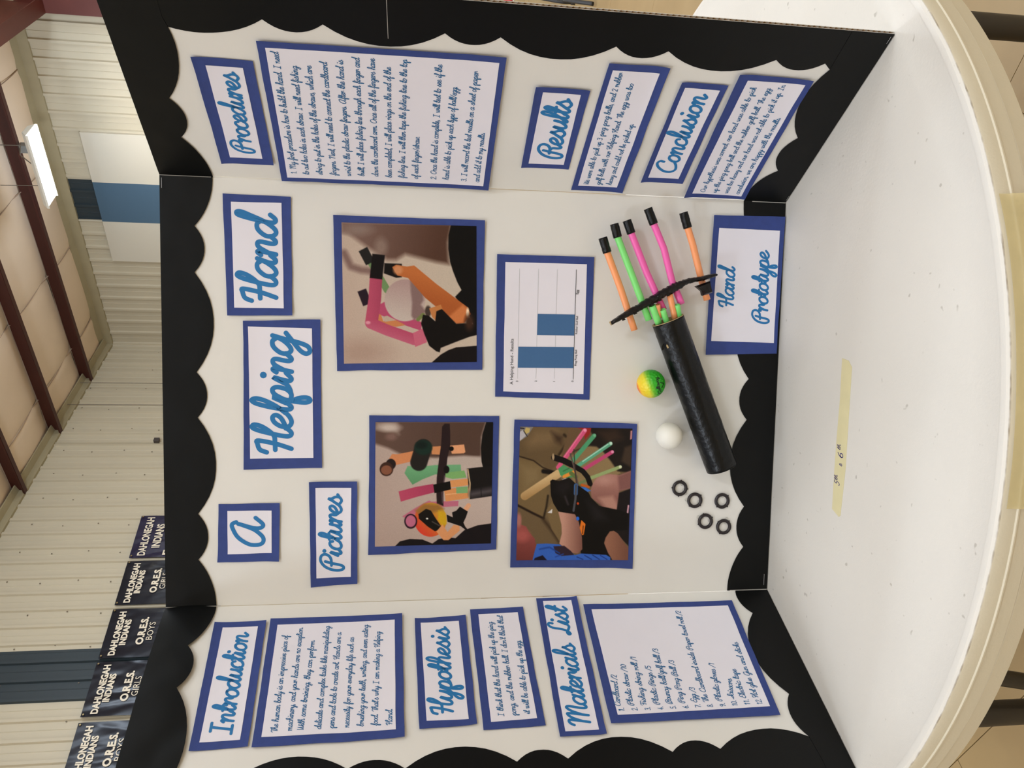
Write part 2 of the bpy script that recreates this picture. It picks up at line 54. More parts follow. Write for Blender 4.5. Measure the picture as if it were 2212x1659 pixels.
# ------------------------------------------------------------------ materials
def s2l(c): return tuple((v/12.92 if v <= .04045 else ((v+.055)/1.055)**2.4) for v in (x/255 for x in c))
MATS = {}
def mat(name, rgb, rough=.6, var=.0, vscale=20, bump=0., bscale=200, metal=0, spec=.5, trans=0, alpha=1, sss=0, emit=None, es=0, rgb2=None, coat=0, detail=3):
    if name in MATS: return MATS[name]
    m = bpy.data.materials.new(name); m.use_nodes = True; nt = m.node_tree; b = nt.nodes['Principled BSDF']
    c = s2l(rgb) + (1,)
    b.inputs['Base Color'].default_value = c; b.inputs['Roughness'].default_value = rough
    b.inputs['Metallic'].default_value = metal; b.inputs['Specular IOR Level'].default_value = spec
    b.inputs['Coat Weight'].default_value = coat
    if trans: b.inputs['Transmission Weight'].default_value = trans
    if alpha < 1: b.inputs['Alpha'].default_value = alpha
    if sss: b.inputs['Subsurface Weight'].default_value = sss; b.inputs['Subsurface Radius'].default_value = (.01, .01, .01)
    if emit: b.inputs['Emission Color'].default_value = emit + (1,); b.inputs['Emission Strength'].default_value = es
    tc = nt.nodes.new('ShaderNodeTexCoord')
    if var or rgb2:
        n = nt.nodes.new('ShaderNodeTexNoise'); n.inputs['Scale'].default_value = vscale; n.inputs['Detail'].default_value = detail
        nt.links.new(tc.outputs['Object'], n.inputs['Vector'])
        r = nt.nodes.new('ShaderNodeValToRGB'); r.color_ramp.elements[0].position = .3; r.color_ramp.elements[1].position = .7
        d = s2l(rgb2) + (1,) if rgb2 else tuple(v*(1-var) for v in c[:3]) + (1,)
        r.color_ramp.elements[0].color = d; r.color_ramp.elements[1].color = c
        nt.links.new(n.outputs['Fac'], r.inputs['Fac']); nt.links.new(r.outputs['Color'], b.inputs['Base Color'])
    if bump:
        n2 = nt.nodes.new('ShaderNodeTexNoise'); n2.inputs['Scale'].default_value = bscale; n2.inputs['Detail'].default_value = 4
        nt.links.new(tc.outputs['Object'], n2.inputs['Vector'])
        bp = nt.nodes.new('ShaderNodeBump'); bp.inputs['Strength'].default_value = bump; bp.inputs['Distance'].default_value = .002
        nt.links.new(n2.outputs['Fac'], bp.inputs['Height']); nt.links.new(bp.outputs['Normal'], b.inputs['Normal'])
    MATS[name] = m; return m
def vmat(name, rough=.45):
    if name in MATS: return MATS[name]
    m = bpy.data.materials.new(name); m.use_nodes = True; nt = m.node_tree; b = nt.nodes['Principled BSDF']
    a = nt.nodes.new('ShaderNodeVertexColor'); a.layer_name = 'col'
    nt.links.new(a.outputs['Color'], b.inputs['Base Color']); b.inputs['Roughness'].default_value = rough; b.inputs['Specular IOR Level'].default_value = .18
    MATS[name] = m; return m

M_board = mat('white_board_face', (232, 228, 220), .55, var=.03, vscale=9, bump=.08, bscale=40)
M_kraft = mat('kraft_cardboard', (140, 108, 68), .9, var=.2, vscale=60)
M_blue = mat('blue_card_stock', (50, 68, 134), .75, var=.12, vscale=90, bump=.1, bscale=500)
M_white = mat('white_printer_paper', (236, 231, 238), .6, var=.015, vscale=30)
M_ink = mat('teal_blue_print', (28, 116, 176), .6)
M_ink2 = mat('dark_teal_print', (30, 102, 152), .6)
M_border = mat('glossy_black_border', (4, 5, 5), .38, var=.2, vscale=60, bump=.3, bscale=9, spec=.22)
M_table = mat('white_moulded_plastic', (219, 213, 202), .5, var=.05, vscale=5, bump=.12, bscale=260)
M_tape = mat('black_electrical_tape', (7, 8, 9), .3, bump=.5, bscale=120, spec=.3)
M_dark = mat('dark_marker_ink', (45, 30, 110), .6)
M_grey = mat('grey_chart_print', (70, 70, 72), .6)
M_lgrey = mat('light_grey_chart_print', (186, 186, 186), .6)
M_bar = mat('chart_bar_print', (62, 104, 150), .6, var=.03, vscale=300)
M_glue = mat('clear_hot_glue', (235, 235, 228), .15, trans=.8, alpha=.45)

# ------------------------------------------------------------------ object helpers
def mesh_from(name, V, Fc, m, smooth=False):
    me = bpy.data.meshes.new(name); me.from_pydata([tuple(v) for v in V], [], Fc); me.validate(); me.update()
    if m:
        for q in (m if isinstance(m, (list, tuple)) else [m]): me.materials.append(q)
    if smooth:
        for p in me.polygons: p.use_smooth = True
    return me
def link(name, me, parent=None, M=None):
    o = bpy.data.objects.new(name, me); COL.objects.link(o)
    if parent: o.parent = parent
    if M is not None: o.matrix_local = M
    return o
def obj(name, V, Fc, m, parent=None, smooth=False, M=None): return link(name, mesh_from(name, V, Fc, m, smooth), parent, M)
def empty(name, M=None):
    o = bpy.data.objects.new(name, None); COL.objects.link(o); o.empty_display_size = .05
    if M is not None: o.matrix_world = M
    return o
def tag(o, label=None, cat=None, group=None, kind=None):
    if label: o['label'] = label
    if cat: o['category'] = cat
    if group: o['group'] = group
    if kind: o['kind'] = kind
    return o
def boxvf(x0, x1, y0, y1, z0, z1, T=None):
    V = [Vector(v) for v in ((x0,y0,z0),(x1,y0,z0),(x1,y1,z0),(x0,y1,z0),(x0,y0,z1),(x1,y0,z1),(x1,y1,z1),(x0,y1,z1))]
    if T: V = [T(v) for v in V]
    return V, [(0,3,2,1),(4,5,6,7),(0,1,5,4),(1,2,6,5),(2,3,7,6),(3,0,4,7)]
def join(*vf):
    V = []; Fc = []
    for v, f in vf:
        n = len(V); V += list(v); Fc += [tuple(i+n for i in q) for q in f]
    return V, Fc
def fixn(o):
    bm = bmesh.new(); bm.from_mesh(o.data); bmesh.ops.recalc_face_normals(bm, faces=bm.faces); bm.to_mesh(o.data); bm.free(); return o
def bev(o, w=.002, seg=2):
    b = o.modifiers.new('bevel', 'BEVEL'); b.width = w; b.segments = seg; b.limit_method = 'ANGLE'; return o
def tube(pts, r, n=12, cap=True, hollow=0):
    pts = [Vector(p) for p in pts]; rs = r if isinstance(r, (list, tuple)) else [r]*len(pts)
    V = []; Fc = []; prev = None
    for i, p in enumerate(pts):
        t = (pts[min(i+1, len(pts)-1)] - pts[max(i-1, 0)]).normalized()
        if prev is None:
            a = Vector((0, 0, 1)) if abs(t.z) < .9 else Vector((1, 0, 0)); u = t.cross(a).normalized()
        else: u = (prev - t*prev.dot(t)).normalized()
        prev = u; v = t.cross(u)
        for k in range(n):
            an = 2*pi*k/n; V.append(p + (u*cos(an) + v*sin(an))*rs[i])
    for i in range(len(pts)-1):
        for k in range(n):
            Fc.append((i*n+k, i*n+(k+1) % n, (i+1)*n+(k+1) % n, (i+1)*n+k))
    if cap: Fc.append(tuple(range(n))[::-1]); Fc.append(tuple((len(pts)-1)*n+k for k in range(n)))
    return V, Fc
def lathe(prof, n=128, c=(0, 0)):
    V = []; Fc = []
    for r, z in prof:
        for k in range(n): a = 2*pi*k/n; V.append(Vector((c[0]+r*cos(a), c[1]+r*sin(a), z)))
    for i in range(len(prof)-1):
        for k in range(n): Fc.append((i*n+k, i*n+(k+1) % n, (i+1)*n+(k+1) % n, (i+1)*n+k))
    return V, Fc

# ================================================================== ROOM
M_wall = mat('cream_metal_siding', (206, 195, 170), .5, var=.06, vscale=.8, detail=2)
M_wblue = mat('slate_blue_metal_siding', (46, 57, 62), .5, var=.06, vscale=1.2)
M_pad = mat('cream_padded_panel', (216, 208, 190), .6, var=.02, vscale=1)
M_padblue = mat('blue_padded_panel', (74, 102, 124), .6, var=.02, vscale=1)
M_ins = mat('ceiling_insulation_facing', (246, 224, 200), .6, var=.05, vscale=1.6, bump=.2, bscale=3)
M_frame = mat('oxide_red_frame_steel', (98, 42, 32), .5, var=.2, vscale=2)
M_purlin = mat('oxide_red_steel', (70, 26, 18), .5, var=.15, vscale=3)
M_trim = mat('tan_steel_trim', (172, 160, 128), .5, var=.08, vscale=4)
M_seam = mat('seam_tape_grey', (176, 152, 132), .7)
M_floor = mat('pale_wood_floor', (168, 142, 98), .42, var=.12, vscale=3, rgb2=(158, 132, 88))
M_floorbase = mat('floor_seam_dark', (126, 100, 66), .7)
XW, YW = 22.0, 28.0
def ceil_z(Y): return EAVE + .14 + SLOPE*min(Y, 14) - SLOPE*max(0, Y-14)
def quad_room(name, pts, m, kind='structure'):
    o = obj(name, [rp(*p) for p in pts], [tuple(range(len(pts)))], m); tag(o, kind=kind); return o
def room_box(name, x0, x1, y0, y1, z0, z1, m, parent=None):
    V, Fc = boxvf(x0, x1, y0, y1, z0, z1, lambda v: rp(*v)); o = obj(name, V, Fc, m, parent); return fixn(o)
floor = tag(room_box('floor', -.3, XW, -.3, YW, -.1, -.006, M_floorbase), kind='structure')
# laid floor sheets around the table, continuous sheet beyond
fx0, fy0 = None, None
q = Vector((.7044, .424, 0)) - Vector((CN[0], CN[1], 0)); seamY = q.dot(bdir)
SW, SL = .915, 1.83
for j in range(-8, 6):
    for i in range(-1, 6):
        y0 = seamY + j*SW; x0 = 6.1 + i*SL + (.6 if j % 2 else 0)
        V, Fc = boxvf(x0+.001, x0+SL-.001, y0+.001, y0+SW-.001, -.006, 0, lambda v: rp(*v))
        fixn(obj('floor_sheet', V, Fc, M_floor, floor))
V, Fc = join(boxvf(-.2, 6.1-SL-.01, 0, YW, -.006, -.0005, lambda v: rp(*v)), boxvf(6.1-SL-.01, XW, 0, seamY-8*SW-.01, -.006, -.0005, lambda v: rp(*v)),
             boxvf(6.1-SL-.01, XW, seamY+6*SW+.01, YW, -.006, -.0005, lambda v: rp(*v)), boxvf(6.1+6*SL+.61, XW, seamY-8*SW-.01, seamY+6*SW+.01, -.006, -.0005, lambda v: rp(*v)))
fixn(obj('outer_floor_sheet', V, Fc, M_floor, floor))

def rib_panel(name, along, a0, a1, ztop, m, parent, rib0, pitch=.305, h=.032):
    """corrugated siding sheet: trapezoid ribs rising into the room, one shallow crease pair between them"""
    prof = []
    k0 = math.ceil((a0-rib0)/pitch - 1)
    pts = [(a0, 0)]
    k = k0
    while rib0 + k*pitch < a1 + pitch:
        c = rib0 + k*pitch
        for d, hh in ((-.032, 0), (-.02, h), (.02, h), (.032, 0), (pitch/2-.006, 0), (pitch/2, .006), (pitch/2+.006, 0)):
            if a0 < c+d < a1: pts.append((c+d, hh))
        k += 1
    pts.append((a1, 0))
    V = []; Fc = []
    for a, hh in pts:
        for z in (0, ztop(a)):
            V.append(rp(a, hh+.001, z) if along == 'X' else rp(hh+.001, a, z))
    for i in range(len(pts)-1): Fc.append((2*i, 2*i+2, 2*i+3, 2*i+1))
    return fixn(obj(name, V, Fc, m, parent))
wall_r = tag(room_box('wall_right', -.1, XW, -.12, 0, 0, EAVE+.2, M_wall), kind='structure')
wall_l = obj('wall_left', [rp(0, 0, 0), rp(0, YW, 0), rp(0, YW, ceil_z(YW)), rp(0, 14, ceil_z(14)), rp(0, 0, ceil_z(0)), rp(-.12, 0, 0), rp(-.12, YW, 0), rp(-.12, YW, ceil_z(YW)), rp(-.12, 14, ceil_z(14)), rp(-.12, 0, ceil_z(0))],
             [(0, 1, 2, 3, 4), (9, 8, 7, 6, 5)], M_wall); tag(wall_l, kind='structure')
quad_room('wall_back', [(XW, 0, 0), (XW, YW, 0), (XW, YW, ceil_z(YW)), (XW, 14, ceil_z(14)), (XW, 0, ceil_z(0))], M_wall)
quad_room('wall_front', [(0, YW, 0), (XW, YW, 0), (XW, YW, ceil_z(YW)), (0, YW, ceil_z(YW))], M_wall)
# right wall siding sheets (3 ft), with the blue stripe sheet
edges = [0, 0.92, 1.83, 2.749, 3.482, 4.40, 5.31, 6.17]
for a, b in zip(edges[:-1], edges[1:]):
    rib_panel('siding_sheet', 'X', a, b, lambda s: EAVE, M_wblue if abs(a-2.749) < .01 else M_wall, wall_r, .03, pitch=.2705)
for a in np.arange(6.4, XW-.9, .915): rib_panel('siding_sheet', 'X', a, a+.915, lambda s: EAVE, M_wall, wall_r, .03, pitch=.2705)
# left wall siding sheets
edges = [0, .9, 1.8, 2.7, 3.6, 4.5, 5.5, 6.555, 7.30, 8.2, 9.1, 10, 11, 12]
for a, b in zip(edges[:-1], edges[1:]):
    rib_panel('siding_sheet', 'Y', a, b, lambda s: ceil_z(s)-.02, M_wblue if abs(a-6.555) < .01 else M_wall, wall_l, .03, pitch=.268)
# padded panel on the right wall: one cream piece each side of a blue one
wp = tag(empty('wall_pad', Matrix.Translation(rp(3.1, .05, 2.0))), 'smooth cream wall panel with a blue band, high on the ribbed wall', 'wall panel')
Mi = wp.matrix_world.inverted()
for nm, a, b, m in (('cream_panel', 1.955, 2.749, M_pad), ('blue_panel', 2.749, 3.482, M_padblue), ('cream_panel', 3.482, 4.345, M_pad)):
    V, Fc = boxvf(a+.001, b-.001, .034, .085, 1.9, 6.27, lambda v: Mi @ rp(*v)); fixn(obj(nm, V, Fc, m, wp))
# ceiling : roof deck plus pillowed insulation bays between the purlins
deck = obj('ceiling', [rp(-.1, -.1, ceil_z(0)+.26), rp(XW, -.1, ceil_z(0)+.26), rp(XW, 14, ceil_z(14)+.26), rp(-.1, 14, ceil_z(14)+.26), rp(XW, YW, ceil_z(YW)+.26), rp(-.1, YW, ceil_z(YW)+.26)],
           [(0, 1, 2, 3), (3, 2, 4, 5)], M_ins); tag(deck, kind='structure')
PUR = [1.06 + 1.345*k for k in range(0, 6)]
XB = [0.02, .74, 2.27, 3.79, 5.31, 6.83, 8.35, 9.87, 11.4]
yb = [0.02] + PUR
for j in range(len(yb)-1):
    for i in range(len(XB)-1):
        V = []; Fc = []; nx, ny = 10, 8
        random.seed(i*31+j)
        ph = random.random()*6
        for a in range(nx+1):
            for b in range(ny+1):
                u, v = a/nx, b/ny; X = XB[i] + (XB[i+1]-XB[i])*u; Y = yb[j] + (yb[j+1]-yb[j])*v
                sag = .055*(sin(pi*v)**.8)*(.75+.25*sin(pi*u)**.5) + .008*sin(5*u+ph)*sin(4*v+ph*2)
                if a in (0, nx): sag -= .012
                V.append(rp(X, Y, EAVE + .215 + SLOPE*Y - sag))
        for a in range(nx):
            for b in range(ny): Fc.append((a*(ny+1)+b, (a+1)*(ny+1)+b, (a+1)*(ny+1)+b+1, a*(ny+1)+b+1))
        obj('insulation_bay', V, Fc, M_ins, deck, True)
for i, X in enumerate(XB[1:-1]):   # seam cords crossing the bays
    V, Fc = tube([rp(X, yb[0] + t*(yb[-1]-yb[0])/60, EAVE + .208 + SLOPE*(yb[0]+t*(yb[-1]-yb[0])/60) - .042*abs(sin(pi*t/60*len(PUR)))) for t in range(61)], .007, 6)
    obj('seam_strip', V, Fc, M_seam, deck)
# purlins : Z sections, each a thing hung under the roof
for k, Y in enumerate(PUR):
    zt = EAVE + .20 + SLOPE*Y; zb = zt - .21
    x0, x1 = .03, 21.5
    def T(v): return rp(v.x, Y+v.y, v.z + SLOPE*v.y)
    V, Fc = join(boxvf(x0, x1, -.005, .005, zb, zt, T), boxvf(x0, x1, -.07, -.0, zt-.006, zt, T), boxvf(x0, x1, 0, .075, zb, zb+.006, T), boxvf(x0, x1, .07, .075, zb, zb+.025, T))
    o = fixn(obj('roof_purlin', V, Fc, M_purlin))
    names = ['nearest the ribbed wall, just behind the lamp', 'second out from the ribbed wall', 'third out from the ribbed wall, at the picture corner', 'fourth out from the ribbed wall', 'fifth out from the ribbed wall', 'sixth out from the ribbed wall']
    tag(o, 'dark red steel roof purlin, ' + names[k], 'roof beam', 'red roof purlins')
# eave trims along the two walls
def eave_trim(name, along, L):
    V = []; Fc = []
    pr = [(.0, -.17), (.045, -.17), (.045, -.02), (.16, .04), (.16, .06), (0, .06)] if along == 'X' else [(.0, -.0), (.05, -.0), (.05, .1), (.16, .13), (.16, .15), (0, .15)]
    for t in (0, L):
        for d, z in pr:
            V.append(rp(t, d, EAVE+.17+z) if along == 'X' else rp(d, t, EAVE+SLOPE*t+z))
    n = len(pr)
    for i in range(n): Fc.append((i, (i+1) % n, n+(i+1) % n, n+i))
    Fc += [tuple(range(n)), tuple(range(n, 2*n))]
    return tag(fixn(obj(name, V, Fc, M_trim)), kind='structure')
eave_trim('trim_1', 'X', XW); eave_trim('trim_2', 'Y', 14)
# rigid frame (column + rafter)
fr = tag(empty('steel_frame', Matrix.Translation(rp(6.3, .2, 0))), 'dark red rigid steel frame, column on the wall and haunched rafter', 'steel frame')
Mi = fr.matrix_world.inverted()
def fbox(nm, pts, m):    # prism from 8 explicit room points
    V = [Mi @ rp(*p) for p in pts]; return fixn(obj(nm, V, [(0,3,2,1),(4,5,6,7),(0,1,5,4),(1,2,6,5),(2,3,7,6),(3,0,4,7)], m, fr))
def bx8(x0, x1, y0, y1, za0, za1, zb0, zb1): return [(x0,y0,za0),(x1,y0,za0),(x1,y1,zb0),(x0,y1,zb0),(x0,y0,za1),(x1,y0,za1),(x1,y1,zb1),(x0,y1,zb1)]
fbox('column_flange', bx8(6.17, 6.40, .20, .212, 0, 6.26, 0, 6.26), M_frame)
fbox('column_web', bx8(6.275, 6.29, .0, .20, 0, EAVE, 0, EAVE), M_frame)
fbox('column_flange', bx8(6.17, 6.40, .034, .045, 0, EAVE, 0, EAVE), M_frame)
fbox('rafter_flange', bx8(6.17, 6.40, .15, 9, 6.25, 6.262, 7.0, 7.012), M_frame)
fbox('rafter_web', bx8(6.275, 6.29, .15, 9, 6.26, EAVE+.2, 7.01, EAVE+.2+.85), M_frame)
# hanging wires, wall box, lamp
M_wire = mat('grey_wire', (110, 100, 86), .6)
for (X, Y, z0, lb) in ((.13, 1.28, 3.0, 'thin wire hanging from the purlin nearest the room corner'), (.13, 1.86, 3.0, 'thin wire hanging down the wall below the second purlin')):
    V, Fc = tube([rp(X, Y if i else Y, z) for i, z in enumerate((EAVE+.1+SLOPE*Y, 5, z0))], .006, 6); tag(obj('hanging_wire', V, Fc, M_wire), lb, 'wire', 'wires hanging at the left wall')
o = room_box('wall_box', .03, .09, 2.629, 2.707, 5.265, 5.357, mat('dark_grey_box', (70, 62, 58), .6)); bev(o, .006)
tag(o, 'small dark grey box on the cream wall beside the board edge', 'wall box')
# fastener heads on the left wall siding
V = []; Fc = []
for rr, zz in enumerate((4.9, 5.35, 5.8, 6.3, 6.75)):
    for c in np.arange(.25, 9, .52):
        a, f = boxvf(c-.009, c+.009, 0, 1, 0, 1); n = len(V)
        for k in range(6): V.append(rp(.012, c+.011*cos(k*pi/3)+.04*(rr % 2), zz+.011*sin(k*pi/3)))
        Fc.append(tuple(n+k for k in range(6)))
o = obj('fastener_heads', V, Fc, mat('dull_fastener', (110, 98, 80), .5), wall_l); o['kind'] = 'stuff'

lf = tag(empty('light_fixture', Matrix.Translation(rp(4.65, 1.87, 6.2))), 'long fluorescent light fixture glowing white under the ceiling beside the wall', 'ceiling lamp')
Mi = lf.matrix_world.inverted()
def lr(v): return Mi @ rp(*v)
M_lampbody = mat('white_enamel_lamp', (225, 220, 205), .4)
x0, x1 = 4.10, 5.18
V = []; Fc = []
pr = [(-.19, 0), (-.10, .075), (.10, .075), (.19, 0), (.185, -.004), (.095, .068), (-.095, .068), (-.185, -.004)]
for X in (x0, x1):
    for d, z in pr: V.append(lr((X, 1.87+d, 6.2+z)))
n = 8
for i in range(n): Fc.append((i, (i+1) % n, n+(i+1) % n, n+i))
fixn(obj('reflector_housing', V, Fc, M_lampbody, lf))
for X in (x0, x1):
    V, Fc = boxvf(X-.004, X+.004, -.1, .1, 0, .07); V = [lr((v.x, 1.87 + v.y*(1.85 if v.z < .01 else 1), 6.2+v.z)) for v in V]
    fixn(obj('end_plate', V, Fc, M_lampbody, lf))
M_tubeglow = mat('glowing_lamp_tube', (255, 250, 235), .4, emit=(1, .92, .8), es=30)
for k in range(4):
    y = 1.87 - .12 + .08*k
    V, Fc = tube([lr((x0+.03, y, 6.215)), lr((x1-.03, y, 6.215))], .018, 10); obj('lamp_tube', V, Fc, M_tubeglow, lf, True)
V = []; Fc = []
for k in range(28):
    X = x0+.03+(x1-x0-.06)*k/27; a, f = boxvf(X-.001, X+.001, 1.87-.18, 1.87+.18, 6.178, 6.19); V, Fc = join((V, Fc), ([lr(v) for v in a], f))
for dy in (-.19, .19):
    a, f = boxvf(x0, x1, 1.87+dy-.004, 1.87+dy+.004, 6.172, 6.2); V, Fc = join((V, Fc), ([lr(v) for v in a], f))
o = obj('wire_guard', V, Fc, M_lampbody, lf)
for X in (4.35, 4.95):
    V, Fc = tube([lr((X, 1.87, 6.27)), lr((X, 1.9, 6.8))], .006, 6); obj('hanger_rod', V, Fc, M_wire, lf)
V, Fc = tube([lr((4.62, 1.86, 6.27)), lr((4.62, 1.5, 6.6)), lr((4.62, 1.12, 6.72))], .008, 6); obj('power_cord', V, Fc, M_wire, lf)
V, Fc = boxvf(4.5, 4.62, 1.1, 1.2, 6.6, 6.72, lr); o = fixn(obj('junction_box', V, Fc, mat('galvanised_box', (120, 120, 116), .5), lf))

# ------------------------------------------------------------------ banners
M_ban = mat('navy_vinyl_banner', (16, 17, 30), .28, var=.25, vscale=3, spec=.4)
M_ban1 = mat('violet_navy_vinyl_banner', (30, 24, 60), .28, var=.25, vscale=3)
M_blet = mat('cream_banner_lettering', (240, 228, 205), .5)
def font_mesh(txt, weight=0.0):
    cu = bpy.data.curves.new('t', 'FONT'); cu.body = txt; cu.offset = weight; cu.size = 1; cu.resolution_u = 3
    o = bpy.data.objects.new('t', cu); COL.objects.link(o)
    bpy.context.view_layer.update()
    me = bpy.data.meshes.new_from_object(o.evaluated_get(bpy.context.evaluated_depsgraph_get()))
    bpy.data.objects.remove(o, do_unlink=True); bpy.data.curves.remove(cu)
    V = [v.co.copy() for v in me.vertices]; Fc = [tuple(p.vertices) for p in me.polygons]; bpy.data.meshes.remove(me)
    return V, Fc
CAPH = .729
def fit_text(txt, x0, x1, base, cap, weight):
    V, Fc = font_mesh(txt, weight)
    a = min(v.x for v in V); b = max(v.x for v in V)
    return [Vector((x0 + (v.x-a)/(b-a)*(x1-x0), base + v.y*cap/CAPH, 0)) for v in V], Fc
def banner(y0, y1, rows, m, label, seed):
    yc = (y0+y1)/2; top = 5.18; H = .98
    # banner frame: local x = towards the room corner (reading direction), y = up, z = into the room
    X = -bdir; Z = adir; Yv = Vector((0, 0, 1))
    M = Matrix(((X.x, 0, Z.x, 0), (X.y, 0, Z.y, 0), (X.z, 1, Z.z, 0), (0, 0, 0, 1))); M.translation = rp(.055, yc, top)
    b = tag(empty('gym_banner', M), label, 'banner', 'championship banners on the left wall')
    W = y1-y0; nx, ny = 40, 44
    def dz(x, y):
        u = x/W+.5; v = -y/H
        d = .010*abs(noise.noise(Vector((x*5+seed*3.1, y*2.0+(u-.5)*2, seed)))) + .004*noise.noise(Vector((x*9+y*5, y*3-x*3, seed+4)))
        d += .007*abs(sin(8*(u-.5)*(1+v)+seed))*min(1, v*3)
        return .006 + d
    V = [Vector((-W/2+W*i/nx, -H*j/ny, dz(-W/2+W*i/nx, -H*j/ny))) for i in range(nx+1) for j in range(ny+1)]
    Fc = [(i*(ny+1)+j, (i+1)*(ny+1)+j, (i+1)*(ny+1)+j+1, i*(ny+1)+j+1) for i in range(nx) for j in range(ny)]
    obj('vinyl_sheet', V, [f[::-1] for f in Fc], m, b, True)
    for t, xa, xb, base, cap, wt in rows:
        V, Fc = fit_text(t, xa, xb, base, cap, wt)
        bm = bmesh.new(); vs = [bm.verts.new(v) for v in V]
        for f in Fc:
            try: bm.faces.new([vs[i] for i in f])
            except ValueError: pass
        bmesh.ops.triangulate(bm, faces=bm.faces); bmesh.ops.subdivide_edges(bm, edges=bm.edges, cuts=1)
        for v in bm.verts: v.co.z = dz(v.co.x, v.co.y) + .012
        me = bpy.data.meshes.new('lettering'); bm.to_mesh(me); bm.free(); me.materials.append(M_blet); link('lettering', me, b)
    for sx in (-1, 1):
        V, Fc = tube([Vector((sx*(W/2-.03), -.03, .018)), Vector((sx*(W/2-.03), -.03, .026))], .012, 12); obj('grommet', V, Fc, mat('brass_grommet', (150, 130, 90), .4, metal=.6), b)
for k, (y0, y1, w) in enumerate(((4.319, 5.117, 'E'), (5.175, 5.925, 'GIRLS'), (5.992, 6.745, 'BOYS'), (6.798, 7.553, 'GIRLS'), (7.624, 8.38, 'BOYS'))):
    if k == 0:
        rows = [('DAHLONEGAH', -.365, .352, -.21, .108, .03), ('INDIANS', -.23, .22, -.39, .115, .03), ('ELEMENTARY', -.365, .352, -.56, .095, .03)]
        rows[2] = ('E', -.37, -.27, -.57, .11, .03)
    else:
        rows = [('DAHLONEGAH', -.345, .325, -.193, .085, .042), ('INDIANS', -.197, .197, -.292, .08, .042), ('O.R.E.S.', -.195, .225, -.512, .093, .045),
                (w, -.13, .145, -.62, .082, 0.0)]
    banner(y0, y1, rows, M_ban1 if k == 0 else M_ban, ['violet-navy banner nearest the room corner, larger lettering DAHLONEGAH INDIANS',
        'navy O.R.E.S. GIRLS banner, second from the room corner', 'navy O.R.E.S. BOYS banner whose edge overlaps the blue wall stripe',
        'navy O.R.E.S. GIRLS banner hanging on the blue wall stripe', 'navy O.R.E.S. BOYS banner at the picture edge, farthest from the corner'][k], k+1)

# ================================================================== TABLE
TC = (.0076, .2715)
tb = tag(empty('round_table', Matrix.Translation((TC[0], TC[1], FZ))), 'round white plastic folding table with dark metal legs under the display board', 'table')
prof = [(.0001, 0), (.4, 0), (.70, 0), (.7385, 0), (.7400, .0006), (.7425, .0012), (.7480, .0008), (.7508, -.0012), (.7520, -.004), (.7516, -.0185), (.7530, -.0196), (.7530, -.0212), (.7512, -.0225), (.7500, -.040), (.7470, -.0415), (.7480, -.0435), (.7455, -.0645), (.7420, -.066), (.7360, -.062), (.730, -.035), (.0001, -.035)]
V, Fc = lathe(prof, 256); o = obj('tabletop', [v + Vector((0, 0, -FZ)) for v in V], Fc, M_table, tb, True); o.data.set_sharp_from_angle(angle=R(28))
for v in o.data.vertices:
    r = math.hypot(v.co.x, v.co.y)
    if r > .745 and v.co.z > .735: v.co += Vector((v.co.x, v.co.y, 0))/r*.0007*noise.noise(v.co*60)
nt = M_table.node_tree   # scuffs and dirt marks with a shape of their own
b = nt.nodes['Principled BSDF']; src = b.inputs['Base Color'].links[0].from_socket
tc = [n for n in nt.nodes if n.type == 'TEX_COORD'][0]
vo = nt.nodes.new('ShaderNodeTexNoise'); vo.inputs['Scale'].default_value = 95; vo.inputs['Detail'].default_value = 1
nt.links.new(tc.outputs['Object'], vo.inputs['Vector'])
mr = nt.nodes.new('ShaderNodeMapRange'); mr.inputs[1].default_value = .74; mr.inputs[2].default_value = .80; mr.inputs[4].default_value = .45
nt.links.new(vo.outputs['Fac'], mr.inputs[0])
mx = nt.nodes.new('ShaderNodeMixRGB'); mx.inputs[2].default_value = s2l((138, 128, 112)) + (1,)
nt.links.new(mr.outputs[0], mx.inputs[0]); nt.links.new(src, mx.inputs[1])
# grubby worn line round the lip
sx = nt.nodes.new('ShaderNodeSeparateXYZ'); nt.links.new(tc.outputs['Object'], sx.inputs[0])
ln = nt.nodes.new('ShaderNodeVectorMath'); ln.operation = 'LENGTH'
cb = nt.nodes.new('ShaderNodeCombineXYZ'); nt.links.new(sx.outputs[0], cb.inputs[0]); nt.links.new(sx.outputs[1], cb.inputs[1]); nt.links.new(cb.outputs[0], ln.inputs[0])
sub = nt.nodes.new('ShaderNodeMath'); sub.operation = 'COMPARE'; sub.inputs[1].default_value = .7512; sub.inputs[2].default_value = .0007
nt.links.new(ln.outputs['Value'], sub.inputs[0])
n4 = nt.nodes.new('ShaderNodeTexNoise'); n4.inputs['Scale'].default_value = 70; nt.links.new(tc.outputs['Object'], n4.inputs['Vector'])
m5 = nt.nodes.new('ShaderNodeMapRange'); m5.inputs[1].default_value = .42; m5.inputs[2].default_value = .7; m5.inputs[4].default_value = .6; nt.links.new(n4.outputs['Fac'], m5.inputs[0])
mu0 = nt.nodes.new('ShaderNodeMath'); mu0.operation = 'MULTIPLY'; nt.links.new(sub.outputs[0], mu0.inputs[0]); nt.links.new(m5.outputs[0], mu0.inputs[1])
gz_ = nt.nodes.new('ShaderNodeMath'); gz_.operation = 'GREATER_THAN'; gz_.inputs[1].default_value = .7375; nt.links.new(sx.outputs[2], gz_.inputs[0])
mu = nt.nodes.new('ShaderNodeMath'); mu.operation = 'MULTIPLY'; nt.links.new(mu0.outputs[0], mu.inputs[0]); nt.links.new(gz_.outputs[0], mu.inputs[1])
